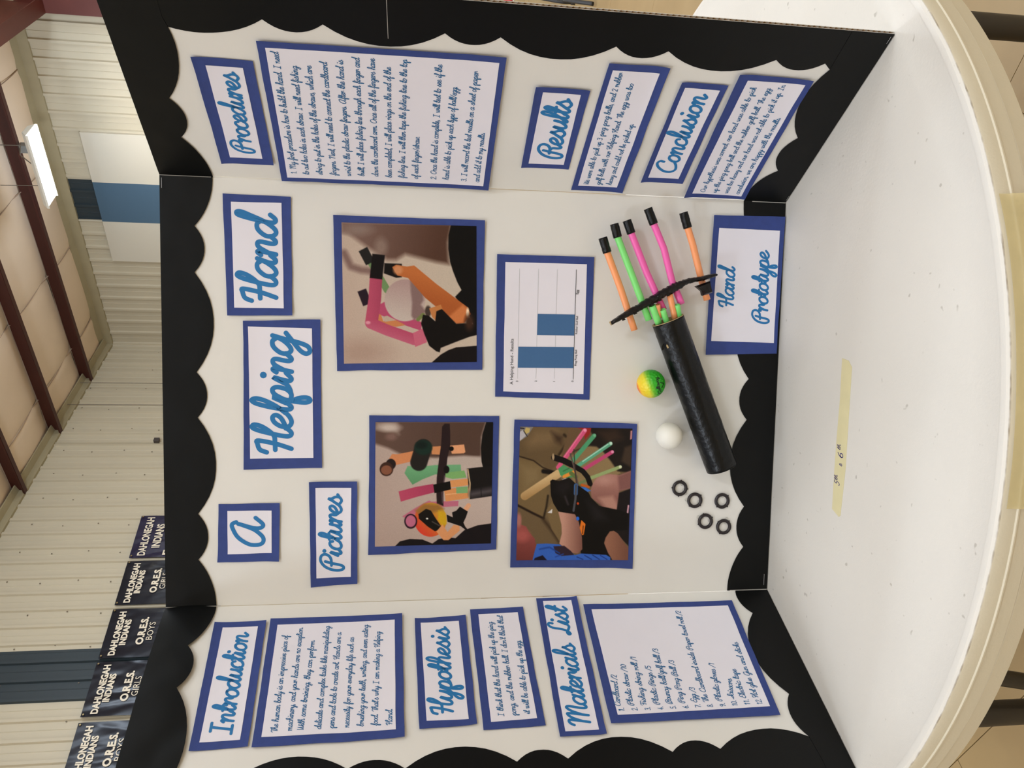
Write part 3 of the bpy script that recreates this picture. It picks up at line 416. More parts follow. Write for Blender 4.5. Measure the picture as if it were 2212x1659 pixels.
# skirt is a tanner plastic
m6 = nt.nodes.new('ShaderNodeMath'); m6.operation = 'GREATER_THAN'; m6.inputs[1].default_value = .7510; nt.links.new(ln.outputs['Value'], m6.inputs[0])
mz = nt.nodes.new('ShaderNodeMath'); mz.operation = 'LESS_THAN'; mz.inputs[1].default_value = .738; nt.links.new(sx.outputs[2], mz.inputs[0])
mxs = nt.nodes.new('ShaderNodeMixRGB'); mxs.inputs[2].default_value = s2l((214, 204, 180)) + (1,)
nt.links.new(mz.outputs[0], mxs.inputs[0]); nt.links.new(mx.outputs[0], mxs.inputs[1])
mx2 = nt.nodes.new('ShaderNodeMixRGB'); mx2.inputs[2].default_value = s2l((128, 108, 80)) + (1,)
nt.links.new(mu.outputs[0], mx2.inputs[0]); nt.links.new(mxs.outputs[0], mx2.inputs[1]); nt.links.new(mx2.outputs[0], b.inputs['Base Color'])
M_leg = mat('dark_bronze_tube', (52, 46, 38), .45, var=.15, vscale=20)
def tl(v): return Vector(v) - Vector((TC[0], TC[1], FZ))
legs = [(.587, -.007), (.587, .55), (-.477, -.101), (-.477, .644)]
for x, y in legs:
    V, Fc = tube([tl((x, y, -.04)), tl((x, y, FZ+.02))], .019, 20); obj('leg', V, Fc, M_leg, tb, True)
    V, Fc = tube([tl((x, y, FZ+.03)), tl((x, y, FZ))], .023, 20); obj('leg_foot', V, Fc, mat('black_rubber_foot', (20, 20, 20), .7), tb, True)
for x, ya, yb_ in ((.587, -.007, .55), (-.477, -.101, .644)):
    V, Fc = tube([tl((x, ya, -.30)), tl((x, yb_, -.30))], .0125, 14); obj('stretcher', V, Fc, M_leg, tb, True)
V, Fc = tube([tl((-.362, -.105, -.045)), tl((-.409, -.1235, -.32)), tl((-.455, -.142, -.60)), tl((-.47, -.11, -.64))], .0125, 14); obj('leg_brace', V, Fc, M_leg, tb, True)
V, Fc = tube([tl((.53, -.03, -.05)), tl((.60, .05, -.12)), tl((.60, .27, -.14))], .012, 14); obj('leg_brace', V, Fc, M_leg, tb, True)
# masking tape on the tabletop
M_mask = mat('yellow_masking_tape', (232, 220, 172), .6, var=.06, vscale=40, alpha=.85)
pts = DATA['tape']; cx = sum(p[0] for p in pts)/len(pts); cy = sum(p[1] for p in pts)/len(pts)
t = tag(empty('masking_tape', Matrix.Translation((cx, cy, .0003))), 'strip of yellow masking tape lying on the tabletop marked 5th & 6th', 'tape')
n = len(pts)
V = [Vector((p[0]-cx, p[1]-cy, z)) for z in (-.0002, .0002) for p in pts]
fixn(obj('tape_strip', V, [tuple(range(n)), tuple(range(n, 2*n))] + [(i, (i+1) % n, n+(i+1) % n, n+i) for i in range(n)], M_mask, t))

# ================================================================== SCRIPT LETTERING (stroke font)
G = {
'a': (11.2, "8,8 6,10 3,9.5 .5,6 .5,2.5 2.5,0 5,1 7.5,5 9,10|9,10 7.8,4 8.2,.8 9.8,.3 11.8,3"),
'b': (9.6, "0,3 3,7 5.5,13 6,18 4.8,20.5 3.2,19 2.2,12 1.8,5 2,1 4,-.2 6.5,1.5 7.5,5 7,8.5 5.2,9.5|7,8.3 8.2,7.6 10,8.4"),
'c': (8, "7,7.5 6.3,9.6 4,10 1.5,8 .5,4.5 1.3,1.2 3.7,0 6.5,1 9,3.5"),
'd': (11.6, "8,8 6,10 3,9.5 .5,6 .5,2.5 2.5,0 5,1 7.8,6 9.8,13 11,18 10.6,20.5 9.2,20 8.4,15 7.9,8 7.8,3 8.6,.5 10.2,.4 12,3"),
'e': (8.3, "0,3 2.5,3.8 5.5,5.8 6.5,8.3 5,10 2.5,9 .8,5.5 1.3,1.5 3.8,0 6.5,1 9,3.5"),
'f': (7, "0,3 3,6 5.5,12 6.5,18 5.2,20.8 3.6,19 2.8,12 2.5,3 2.2,-5 3,-9.5 4.6,-9 4.8,-4 3.5,0 5.5,1.5 8,3.5"),
'g': (10.6, "8,8 6,10 3,9.5 .5,6 .5,2.5 2.5,.3 5,1.5 7.5,5 9,10|9,10 8,3 7.3,-4 6,-8.5 3.5,-9.5 2,-7.5 3.2,-4.5 7,-1 11.5,3"),
'h': (10.6, "0,3 3,7 5.8,13 6.3,18 5,20.6 3.4,19 2.3,12 1.5,0|1.6,3 3.5,8 6,10 7.4,8.5 7.3,4 7.4,1 8.8,.2 11,3"),
'i': (5.5, "0,3 2.5,9.5 1.9,4 2,1 3.5,.2 6,3|*3,14.8"),
'j': (5.5, "0,3 2.5,9.5 2,0 1,-7 -1,-9|*3,14.8"),
'k': (9.6, "0,3 3,7 5.8,13 6.3,18 5,20.6 3.4,19 2.3,12 1.5,0|1.9,4 4.5,9 6.8,9.8 7.2,7.5 5.5,5.2 2.8,4.8|4.5,5 5.5,1.5 7.2,.1 10,3"),
'l': (5.5, "0,3 3,8 5.2,14 5.7,18.5 4.5,20.8 3,18.5 2.1,11 2,4 2.5,.8 4,.2 6,3"),
'm': (15.6, "0,8 1.2,9.8 2,8.5 1.6,0|1.8,4 4,9 6,9.8 6.8,8 6.5,0|6.7,4 9,9 11,9.8 12,8 11.8,3 12.3,.6 13.8,.3 16,3"),
'n': (10.5, "0,8 1.2,9.8 2,8.5 1.6,0|1.8,4 4,9 6.2,9.8 7.2,8 7,3 7.5,.6 8.9,.3 11,3"),
'o': (9, "6,9.8 3,9.5 .6,6 .8,2 3,0 5.8,1 7.6,4.5 7,8.5 5,10|7,8.3 8,7.6 9.5,8"),
'p': (10.4, "0,3 2.3,9.8 1.6,0 1.8,-7 3.2,-9.8 4.6,-8.5 4,-4.5 2,-.5|1.8,4 4,9 6.5,10 8,7.5 7.6,3 5.5,.3 3,.3 2,1|5.5,.3 8,1 11,3"),
'r': (8.4, "0,8 1.2,9.8 2,8.5 1.6,0|1.8,4 3.8,8.8 6,10 7,8.2 6.9,6 7.4,4.2 9,3.4"),
's': (8, "0,3 3,8 4.3,11 4.6,8.5 6.6,5 6.6,1.5 4,-.2 1.2,1.2|6.6,1.5 9,3.2"),
't': (6.2, "0,3 3,8 5,14 5.4,17.5 4.2,19.3 3,17.5 2.1,11 2,4 2.6,.8 4.2,.2 6.5,3|.5,10.5 6.2,10.8"),
'u': (10, "0,3 2.2,9.8 1.6,4 2.4,.5 4.8,.6 7.5,5 8.2,9.8|8.2,9.8 7.6,4 8,.8 9.2,.3 11,3"),
'v': (9, "0,7 1.5,9.6 2.4,8 2.6,3 3.8,.2 6,3 7.5,8.5 7,10|7.3,8.6 9.3,8"),
'w': (13.6, "0,7 1.5,9.7 2,8 1.8,3 3,.3 5,1.5 6.8,9.5|6.8,9.5 6.6,3 7.8,.3 10.2,2.5 12,8.5 11.5,10|11.8,8.6 14,8"),
'x': (9, "0,8 1.5,9.8 3,8 6,1.5 7.3,.1 9.5,3|7.5,9.8 .8,0"),
'y': (10.2, "0,3 2.2,9.8 1.6,4 2.4,.5 4.8,.6 7.5,5 8.4,9.8|8.4,9.8 7.6,1 6.6,-6 4.5,-9.6 2.6,-8.5 3.2,-5 7,-1 11,3"),
'P': (14, "7.5,14 6.5,8 5.8,1 4.6,-1.8 2.4,-1.5 .8,2.5 .8,8.5 3,14.5 7.5,18 12,17.5 14,14.5 13,11 10,9 4.5,8.6"),
'R': (15, "7.5,14 6.5,8 5.8,1 4.6,-1.8 2.4,-1.5 .8,2.5 .8,8.5 3,14.5 7.5,18 12,17.5 14,14.5 13,11 10,9 4.8,8.8|8.5,8.8 11,7 11.6,2.5 13,.3 15.5,3"),
'B': (13.5, "7.5,14 6.5,8 5.8,1 4.6,-1.5 2.4,-1.5 .8,2.5 .8,8.5 3,14.5 7.5,18 12,17.5 13.5,14.5 12,11.5 7,9.8|8,9.8 12.5,9 13.5,5 11,1 7,-.3 5,1"),
'C': (14, "12.4,13 12.6,16.6 9.5,18.5 5,16 1.5,10 1.5,4 5,0 10,.8 14.6,4"),
'M': (21.5, "0,14 1.5,17 4,18 5,15 4.2,0|4.6,6 7,14 10,18 11.5,16 11,0|11.4,6 14,14 17,18 18.6,15.5 17.8,6 18.2,1.2 20,.4 22,3"),
'L': (12, "11,15 11,18 8.5,18.8 6.2,15.5 5.8,8 4.5,2 2,-.5 .8,1 3,2.3 7,.6 10,0 12.5,2"),
'H': (14.5, "0,13 1,16.5 4,17.8 5.8,17.5 5.3,8 3.8,0|2,8.5 6,8.7 10,9.5 13.5,15 14.2,19.5 12.5,20.5 11.3,17 10.4,9 10.2,3 11,.5 12.8,.2 15,3"),
'I': (12, "2.5,17.5 10.5,17.5|6.5,17.5 5.5,0|1.5,0 9.5,0"),
'T': (9.3, "0,14 2,17.5 6,17.5 11,17 13.5,17.6|7.6,17.3 6.4,0"),
'W': (14, "0,18 .6,6 2,0 4.5,3 7,17|7,17 7.5,5 9,.2 12,5 14,16"),
'O': (15, "8,18 3.5,16 .8,9 2,2.5 6,0 11,3 13.5,10 12,16 8,18"),
'A': (17, "14.2,16.2 12.6,18.6 10,18.4 4.5,15 1,8 2.2,1.2 6.3,0 10.5,5 12.6,12 13.2,15|13.2,14.6 11.8,6 12.4,1.6 14.8,.1 18.4,4.6"),
'N': (16.5, "0,14 1.5,17 4,18 5,15 4.2,0|4.6,6 8,15 11.5,18 13.5,15.5 13,6 13.4,1.2 15,.4 17,3"),
'F': (11.5, "0,13 1.5,17 5,17.5 10,17 13,17.5|7,17.3 5.5,0|3,9 10.5,9.5"),
'E': (12, "12,15 10.5,18.3 6.5,18 4.5,14.5 6,10.5 9,10|6,10.5 2.3,8 1.5,3 5,0 9,.8 12.5,3.5"),
'S': (11.5, "0,0 6,4 10,12 11,16.5 9,19 7,16.5 8,11 10,6 9,1.5 5,-.3 1.5,1.5|9,1.5 12,3.5"),
'G': (13.5, "12,14 11.5,17.5 8.5,18.3 4,15.5 1.2,9 2,3 5,.2 9,2.5 12,9|12,10 11,2 10,-5 7.5,-9 5,-8 7,-4 14,2.5"),
'1': (8, "1.5,13 4.5,16.5 4.5,0"), '2': (10.5, "1,13 3,16.5 7,16.5 8.5,13 6,7.5 1,0|1,0 9,.2"),
'3': (10.5, "1.2,14.5 4,16.8 7.5,15.5 7.5,11.5 4,9.2|4,9.2 8,7.5 8.5,3 5.5,0 1,1.8"), '4': (10.5, "6,16.5 1,5|1,5 9,5|6.5,10 6.5,0"),
'5': (10.5, "8.5,16.5 2.5,16.5|2.5,16.5 2,9.5 6,9.8 8.5,6 7,1 3.5,-.2 1,1.5"), '6': (10.5, "7,16.5 3,12 1.2,5.5 3,.5 6.5,.4 8.5,4 7,8.5 4,8.8 1.5,5.5"),
'7': (10, "1,16.5 9,16.5|9,16.5 4.5,0"), '8': (10.5, "5,8.8 1.8,12.5 3.5,16.5 7,16 7.8,12 5,8.8 1.2,5 2.5,.5 7,.4 8.8,4.5 5,8.8"),
'9': (10.5, "8.3,13 6,16.5 2.5,15.5 1.8,11 4.5,8.8 8,11.5 8.3,13 7.5,5 4,0"), '0': (10.5, "5,16.5 1.5,13 1.3,4 4.5,0 8,3 8.5,12 5,16.5"),
'.': (5, "*1.6,.6"), ',': (5, "2,1 2.2,-.5 .8,-3.2"), '/': (8.5, "0,-2 8,18"), "'": (4, "2.2,19 1.2,14.5"), '&': (9, "7,4 4,8 2,6 4,4.5 1.5,2.5 3.5,0 8,1.5"), ' ': (7.4, ""),
}
def catmull(P, n):
    if len(P) < 3: return P
    out = []
    Q = [P[0]*2-P[1]] + P + [P[-1]*2-P[-2]]
    for i in range(1, len(Q)-2):
        a, b_, c, d = Q[i-1:i+3]
        for k in range(n):
            t = k/n; out.append(.5*((2*b_) + (c-a)*t + (2*a-5*b_+4*c-d)*t*t + (3*b_-a-3*c+d)*t**3))
    out.append(P[-1]); return out
def strokes(text, n):
    S = []; x = 0
    for ch in text:
        adv, d = G.get(ch, G[' '])
        for st in d.split('|'):
            if not st: continue
            dot = st[0] == '*'
            P = [Vector([float(v) for v in q.split(',')]) for q in st.lstrip('*').split()]
            P = [Vector((p.x + x + p.y*.14, p.y)) for p in P]
            S.append((dot, P if dot else catmull(P, n)))
        x += adv
    return S
def ribbon(pts, hw, caps):
    V = []; Fc = []; n = len(pts)
    for i, p in enumerate(pts):
        t = (pts[min(i+1, n-1)] - pts[max(i-1, 0)]);
        if t.length < 1e-9: t = Vector((1, 0))
        t.normalize(); nn = Vector((-t.y, t.x)); V += [p + nn*hw, p - nn*hw]
    for i in range(n-1): Fc.append((2*i+1, 2*i+3, 2*i+2, 2*i))
    for e, s in ((0, -1), (n-1, 1)):
        t = (pts[1]-pts[0]) if e == 0 else (pts[-1]-pts[-2]); t.normalize(); a0 = math.atan2(t.y, t.x); c = len(V)
        V.append(pts[e])
        for k in range(caps+1):
            a = a0 + (pi/2 if s < 0 else -pi/2) + pi*k/caps; V.append(pts[e] + Vector((cos(a), sin(a)))*hw)
        for k in range(caps): Fc.append((c, c+k+1, c+k+2))
    return V, Fc
def script(text, a, b, weight, ys=None, n=4, caps=6):
    """ribbon lettering whose ink runs from a to b; returns 2-D verts, faces, unit scale"""
    S = strokes(text, n); X = [p.x for d, P in S for p in P]; x0, x1 = min(X)-weight/2, max(X)+weight/2
    a = Vector(a); b = Vector(b); L = (b-a).length; k = L/(x1-x0); k = k if text.strip() else 1
    u = (b-a).normalized(); v = Vector((-u.y, u.x)); ky = ys or k
    if len(text) < 4: ky = ky
    V = []; Fc = []; off = []
    for i, (dot, P) in enumerate(S):
        if dot:
            vv = [P[0] + Vector((cos(q*pi/5), sin(q*pi/5)))*weight*.72 for q in range(10)]; ff = [tuple(range(10))]
        else: vv, ff = ribbon(P, weight/2, caps)
        m = len(V); V += vv; Fc += [tuple(q+m for q in f) for f in ff]; off += [i % 7]*len(vv)
    return [a + u*((p.x-x0)*k) + v*(p.y*ky) for p in V], Fc, off

# tape writing
V = []; Fc = []
for t_, a, b_ in DATA['tapetext']:
    v, f, off = script(t_, a, b_, 1.7, ys=(.00075 if t_ != 'th' else .0004)); k = len(V)
    V += [Vector((p.x-cx, p.y-cy, .0004)) for p in v]; Fc += [tuple(q+k for q in ff) for ff in f]
obj('handwriting', V, Fc, M_dark, t)
# second strip of masking tape folded over the table edge, with a peeled flap
et = tag(empty('edge_tape', Matrix.Translation((TC[0]-.02, TC[1]-.755, -.02))), 'yellow masking tape strip stuck along the rim of the table', 'tape')
V = []; N_ = 40
for i in range(N_+1):
    a = R(-95 + 24.1*i/N_); fl = max(0, (i-30)/10)**2
    for z, r in ((-.006, .7531), (-.019, .7540), (-.021, .7548), (-.036, .7525 + .004*fl), (-.058, .7500 + .014*fl)):
        z2 = z*(1-.25*fl)
        V.append(Vector((TC[0]+r*cos(a), TC[1]+r*sin(a), z2)) - et.matrix_world.translation)
Fc = [(i*5+j, (i+1)*5+j, (i+1)*5+j+1, i*5+j+1) for i in range(N_) for j in range(4)]
obj('tape_strip', V, Fc, mat('aged_masking_tape', (222, 204, 150), .55, var=.1, vscale=30, alpha=.7), et, True)

# ================================================================== DISPLAY BOARD
AR, AL = DATA['ang']
PF = {'C': (Vector((0, 0, 0)), Vector((1, 0, 0)), Vector((0, -1, 0))),
      'R': (Vector((.305, 0, 0)), Vector((cos(AR), -sin(AR), 0)), Vector((-sin(AR), -cos(AR), 0))),
      'L': (Vector((-.305, 0, 0)), Vector((cos(AL), sin(AL), 0)), Vector((sin(AL), -cos(AL), 0)))}
def pp(k, s, z, d=0):
    o, e, n = PF[k]; return o + e*s + n*d + Vector((0, 0, z))
def pm(k, s, z, d=0):
    o, e, n = PF[k]; M = Matrix(((e.x, 0, n.x, 0), (e.y, 0, n.y, 0), (e.z, 1, n.z, 0), (0, 0, 0, 1))); M.translation = pp(k, s, z, d); return M
bd = tag(empty('display_board'), 'white tri-fold display board with black scalloped borders standing on the table', 'display board')
SR = {'C': (-.305, .305), 'R': (0, .305), 'L': (-.305, 0)}
for k, nm in (('C', 'centre_panel'), ('R', 'right_panel'), ('L', 'left_panel')):
    s0, s1 = SR[k]; M = pm(k, 0, 0)
    e0 = .006 if k == 'L' else 0; e1 = .006 if k == 'R' else 0
    g = .0012
    V, Fc = join(boxvf(s0+(g if k == 'R' else 0), s1-(g if k == 'L' else 0), .0005, .914, -.0005, 0), boxvf(s0+(g*2 if k=='R' else 0), s1-(g*2 if k=='L' else 0), .0005, .914, -.0042, -.0037))
    Vc, Fcc = boxvf(s0+e0+.001, s1-e1-.001, .0008, .9132, -.0037, -.0005); obj('corrugated_core', [M @ v for v in Vc], Fcc, M_kraft, bd)
    obj(nm, [M @ v for v in V], Fc, M_board, bd)
for k in ('R', 'L'):   # corrugated medium visible in the outer cut edge
    s0, s1 = SR[k]; se = s1 if k == 'R' else s0; si = se + (-.006 if k == 'R' else .006); M = pm(k, 0, 0); V = []; Fc = []
    n = 131*8
    for i in range(n+1):
        z = .001 + .912*i/n; d = -.0021 + .0015*sin(2*pi*i/8)
        V += [M @ Vector((se, z, d)), M @ Vector((si, z, d))]
    Fc = [(2*i, 2*i+1, 2*i+3, 2*i+2) for i in range(n)]
    o = obj('corrugated_edge', V, Fc, M_kraft, bd); so = o.modifiers.new('s', 'SOLIDIFY'); so.thickness = .0003
# scalloped border strips
def border(key):
    bdat = DATA['borders'][key]; k = bdat['k']; s0, s1 = SR[k]; inn = bdat['inner']
    side = key.endswith('side'); top = key.endswith('top'); M = pm(k, 0, 0); rows = 12
    if key == 'C_bottom': inn = inn[::-1]
    P = []
    for s, z in inn:
        s = min(max(s, s0+.0002), s1-.0002); z = min(max(z, .001), .914)
        P.append((s, z))
    if side:
        se = s1 if k == 'R' else s0
        P.sort(key=lambda q: q[1]); P = [(P[0][0], .0012)] + P + [(P[-1][0], .9138)]
        ends = [(se, z) for s, z in P]
    else:
        P.sort(key=lambda q: q[0]); ze = .9138 if top else .0012
        P = [(s0+.0002, P[0][1])] + P + [(s1-.0002, P[-1][1])]
        ends = [(s, ze) for s, z in P]
    d0 = .0007 if side else .0011
    def dd(s, z):
        d = .0004*noise.noise(Vector((s*30, z*30, 1)))
        if key == 'L_top': d += .007*max(0, sin(pi*min(1, -s/.305)))**.7*(.35+.65*max(0, (z-.84)/.074)) + .0035*abs(noise.noise(Vector((s*16, z*12, 2))))
        if key == 'C_top': d += .0016*abs(noise.noise(Vector((s*5, z*4, 7))))*(.5+.5*(z-.85)/.06)
        if key == 'R_top': d += .0008*abs(noise.noise(Vector((s*5, z*4, 3))))
        return max(0, d)
    V = []
    for (a, b_), (c, e) in zip(P, ends):
        for j in range(rows+1):
            t_ = j/rows; s = a+(c-a)*t_; z = b_+(e-b_)*t_; V.append(M @ Vector((s, z, d0+dd(s, z))))
    n = len(P); Fc = [(i*(rows+1)+j, (i+1)*(rows+1)+j, (i+1)*(rows+1)+j+1, i*(rows+1)+j+1) for i in range(n-1) for j in range(rows)]
    nv = len(V); nn = PF[k][2]; V += [v - nn*.0004 for v in V]; w1 = rows+1
    Fc += [tuple(nv+q for q in f[::-1]) for f in Fc]
    rim = [i*w1 for i in range(n)] + [(n-1)*w1+j for j in range(1, w1)] + [i*w1+rows for i in range(n-2, -1, -1)] + [j for j in range(rows-1, 0, -1)]
    Fc += [(rim[i], rim[(i+1) % len(rim)], nv+rim[(i+1) % len(rim)], nv+rim[i]) for i in range(len(rim))]
    o = fixn(obj('scalloped_border', V, Fc, M_border, bd, True)); o.data.set_sharp_from_angle(angle=R(35))
for key in DATA['borders']: border(key)
# light seams in the border where strips meet, and the paper creases at the folds
M_seamw = mat('worn_white_crease', (170, 166, 158), .7)
def pstrip(k, a, b_, w, d, m, nm='border_seam'):
    a = Vector(a); b_ = Vector(b_); u = (b_-a).normalized(); v = Vector((-u.y, u.x))*w/2; M = pm(k, 0, 0)
    V = [M @ Vector((q.x, q.y, d)) for q in (a-v, b_-v, b_+v, a+v)]; obj(nm, V, [(0, 1, 2, 3)], m, bd)
pstrip('R', (.0012, .846), (.0012, .9135), .0012, .0021, M_seamw); pstrip('C', (-.3040, .838), (-.3040, .9135), .0010, .0032, M_seamw)
pstrip('C', (.3035, .002), (.3035, .056), .0012, .0021, M_seamw); pstrip('C', (-.3040, .002), (-.3040, .064), .0014, .0021, M_seamw)
pstrip('R', (.248, .604), (.3045, .606), .0007, .0016, M_seamw)
pstrip('R', (.006, .003), (.016, .003), .0006, .0019, M_seamw, 'border_mark'); pstrip('R', (.292, .0045), (.302, .0045), .0005, .0019, M_lgrey, 'border_mark')
pstrip('C', (-.297, .0075), (-.279, .0075), .0005, .0022, M_lgrey, 'border_mark'); pstrip('C', (.286, .9105), (.300, .9105), .0005, .004, M_lgrey, 'border_mark')

# ------------------------------------------------------------------ cards
def bilin(Q, u, v):   # Q = TR,BR,BL,TL ; u to the right, v up
    TRc, BR_, BL_, TL_ = Q
    return ((BL_[0]*(1-u)+BR_[0]*u)*(1-v)+(TL_[0]*(1-u)+TRc[0]*u)*v, (BL_[1]*(1-u)+BR_[1]*u)*(1-v)+(TL_[1]*(1-u)+TRc[1]*u)*v)
CARD = {}
LBL = {
'procedures_heading': 'blue-framed paper sign reading Procedures at the top of the right panel', 'procedures_body': 'large blue-framed text sheet with the three numbered procedure paragraphs',
'results_heading': 'blue-framed paper sign reading Results on the right panel', 'results_body': 'blue-framed text sheet under the Results sign, three lines',
'conclusion_heading': 'blue-framed paper sign reading Conclusion on the right panel', 'conclusion_body': 'blue-framed text sheet under the Conclusion sign, four lines',
'hand_title': 'blue-framed title sign reading Hand in large script, top right of centre panel', 'helping_title': 'largest blue-framed title sign reading Helping in script',
'a_title': 'small square blue-framed title sign with the single letter A', 'pictures_heading': 'blue-framed paper sign reading Pictures on the centre panel',
'prototype_heading': 'blue-framed sign reading Hand Prototype at the foot of the centre panel', 'introduction_heading': 'blue-framed paper sign reading Introduction at the top of the left panel',
'introduction_body': 'blue-framed text sheet under the Introduction sign, nine lines', 'hypothesis_heading': 'blue-framed paper sign reading Hypothesis on the left panel',
'hypothesis_body': 'blue-framed text sheet under the Hypothesis sign, three lines', 'materials_heading': 'blue-framed paper sign reading Materials List on the left panel',
'materials_body': 'blue-framed text sheet with the numbered list of twelve materials', 'photo_catch': 'blue-framed photo of a straw hand gripping a white ball',
'photo_palm': 'blue-framed photo of the straw hand holding a red and yellow ball', 'photo_making': 'blue-framed photo of gloved hands cutting straws with scissors',
'chart': 'blue-framed bar chart titled A Helping Hand - Results'}
for ci, (nm, k, O, I, lines) in enumerate(DATA['cards']):
    cs = sum(p[0] for p in O)/4; cz = sum(p[1] for p in O)/4
    hw = max(abs(p[0]-cs) for p in O); hh = max(abs(p[1]-cz) for p in O)
    base = .0026 if nm == 'prototype_heading' else .0020 if nm in ('procedures_body', 'conclusion_body', 'materials_body') else .0006
    photo = nm.startswith('photo'); kind = 'photo_print' if photo else 'chart_sheet' if nm == 'chart' else 'text_sheet' if nm.endswith('body') else 'paper_sign'
    c = empty(kind, pm(k, cs, cz, base)); tag(c, LBL[nm], 'photo' if photo else 'chart' if nm == 'chart' else 'sign' if kind == 'paper_sign' else 'text sheet',
        'blue-framed papers glued to the display board')
    random.seed(ci*7+1); w4 = [random.uniform(.0004, .0030) for _ in range(4)]
    if nm in ('prototype_heading', 'materials_body'): w4 = [.001]*4
    def lift(x, y, w4=w4, hw=hw, hh=hh):
        u = x/hw; v = y/hh; return (w4[0] if u > 0 else w4[1])*abs(u)**4*.8 + (w4[2] if v > 0 else w4[3])*abs(v)**4*.8 + .00025
    def sheet(Q, n, off, th, rag):
        V = []; Fc = []
        for z in (0, -th):
            for i in range(n+1):
                for j in range(n+1):
                    u, v = i/n, j/n; s, zz = bilin(Q, u, v); x, y = s-cs, zz-cz
                    if i in (0, n): x += rag*noise.noise(Vector((y*25, ci, i)))
                    if j in (0, n): y += rag*noise.noise(Vector((x*25, ci+9, j)))
                    V.append(Vector((x, y, lift(x, y)+off+z)))
        m = (n+1)**2
        for i in range(n):
            for j in range(n):
                a = i*(n+1)+j; Fc.append((a, a+n+1, a+n+2, a+1)); Fc.append((m+a, m+a+1, m+a+n+2, m+a+n+1))
        for i in range(n):
            for a, b_ in ((i*(n+1), (i+1)*(n+1)), (n*(n+1)+i, n*(n+1)+i+1), ((i+1)*(n+1)+n, i*(n+1)+n), (i+1, i)): Fc.append((a, m+a, m+b_, b_))
        return V, Fc
    V, Fc = sheet(O, 14, 0, .0003, .0008); obj('blue_backing', V, Fc, M_blue, c)
    if not photo:
        V, Fc = sheet(I, 14, .0004, .0002, .0005); obj('white_paper', V, Fc, M_white, c)
    CARD[nm] = (c, cs, cz, lift)
    if lines:
        body = len(lines) >= 3; wt = 2.25 if body else 2.5
        ks = []
        for t_, a, b_ in lines:
            if len(t_) < 12 and body: continue
            X = [p.x for d_, P in strokes(t_, 2) for p in P]; ks.append(math.dist(a, b_)/(max(X)-min(X)+wt))
        ks.sort(); ky = ks[len(ks)//2] if body else None
        V = []; Fc = []
        for t_, a, b_ in lines:
            if nm == 'materials_body' and t_[0].isdigit() and len(t_) < 4:
                b_ = (a[0] + (.0046 if len(t_) == 2 else .0076), a[1])
            v, f, off = script(t_, a, b_, wt, ys=ky*1.0 if ky else None, n=3 if body else 7, caps=4 if body else 10)
            if not body and len(lines) > 1: obj('printed_word', [Vector((p.x-cs, p.y-cz, lift(p.x-cs, p.y-cz)+.00062+.00001*oo)) for p, oo in zip(v, off)], f, M_ink, c)
            q = len(V); V += [Vector((p.x-cs, p.y-cz, lift(p.x-cs, p.y-cz)+.00062+.00001*oo)) for p, oo in zip(v, off)]; Fc += [tuple(i+q for i in ff) for ff in f]
        if body or len(lines) == 1: obj('printed_text', V, Fc, M_ink if not body else M_ink2, c)
# chart
c, cs, cz, lift = CARD['chart']; ch = DATA['chart']
def cq(pts, m, nm, d=.0007): obj(nm, [Vector((p[0]-cs, p[1]-cz, lift(p[0]-cs, p[1]-cz)+d)) for p in pts], [tuple(range(len(pts)))], m, c)
def cline(a, b_, w, m, nm, d):
    n = 8; V = []
    for i in range(n+1):
        t_ = i/n; x = a[0]+(b_[0]-a[0])*t_-cs; y = a[1]+(b_[1]-a[1])*t_-cz
        V += [Vector((x, y-w/2, lift(x, y)+d)), Vector((x, y+w/2, lift(x, y)+d))]
    obj(nm, V, [(2*i, 2*i+2, 2*i+3, 2*i+1) for i in range(n)], m, c)
for a, b_ in ch['lines']: cline(a, b_, .00045, M_lgrey, 'grid_line', .00065)
for q in ch['bars']:   # corners TR? order: top-right, bottom-right, bottom-left, top-left
    n = 6; V = [];
    for i in range(n+1):
        for j in range(n+1):
            s, z = bilin(q, i/n, j/n); x, y = s-cs, z-cz; V.append(Vector((x, y, lift(x, y)+.00075)))
    obj('chart_bar', V, [(i*(n+1)+j, (i+1)*(n+1)+j, (i+1)*(n+1)+j+1, i*(n+1)+j+1) for i in range(n) for j in range(n)], M_bar, c)
cline(ch['axis'][0], ch['axis'][1], .0008, M_grey, 'axis_line', .0009)
for t_, a, b_, big in ch['text']:
    V, Fc = font_mesh(t_, .004 if big else .012); x0 = min(v.x for v in V); x1 = max(v.x for v in V); L = math.dist(a, b_); sc = L/(x1-x0)
    if len(t_) == 1: sc = .0046
    V = [Vector((a[0]+(v.x-x0)*sc-cs, a[1]+(b_[1]-a[1])*(v.x-x0)/max(1e-6, x1-x0)+v.y*sc-cz, 0)) for v in V]
    for v in V: v.z = lift(v.x, v.y)+.0008
    obj('chart_label', V, Fc, M_grey, c)

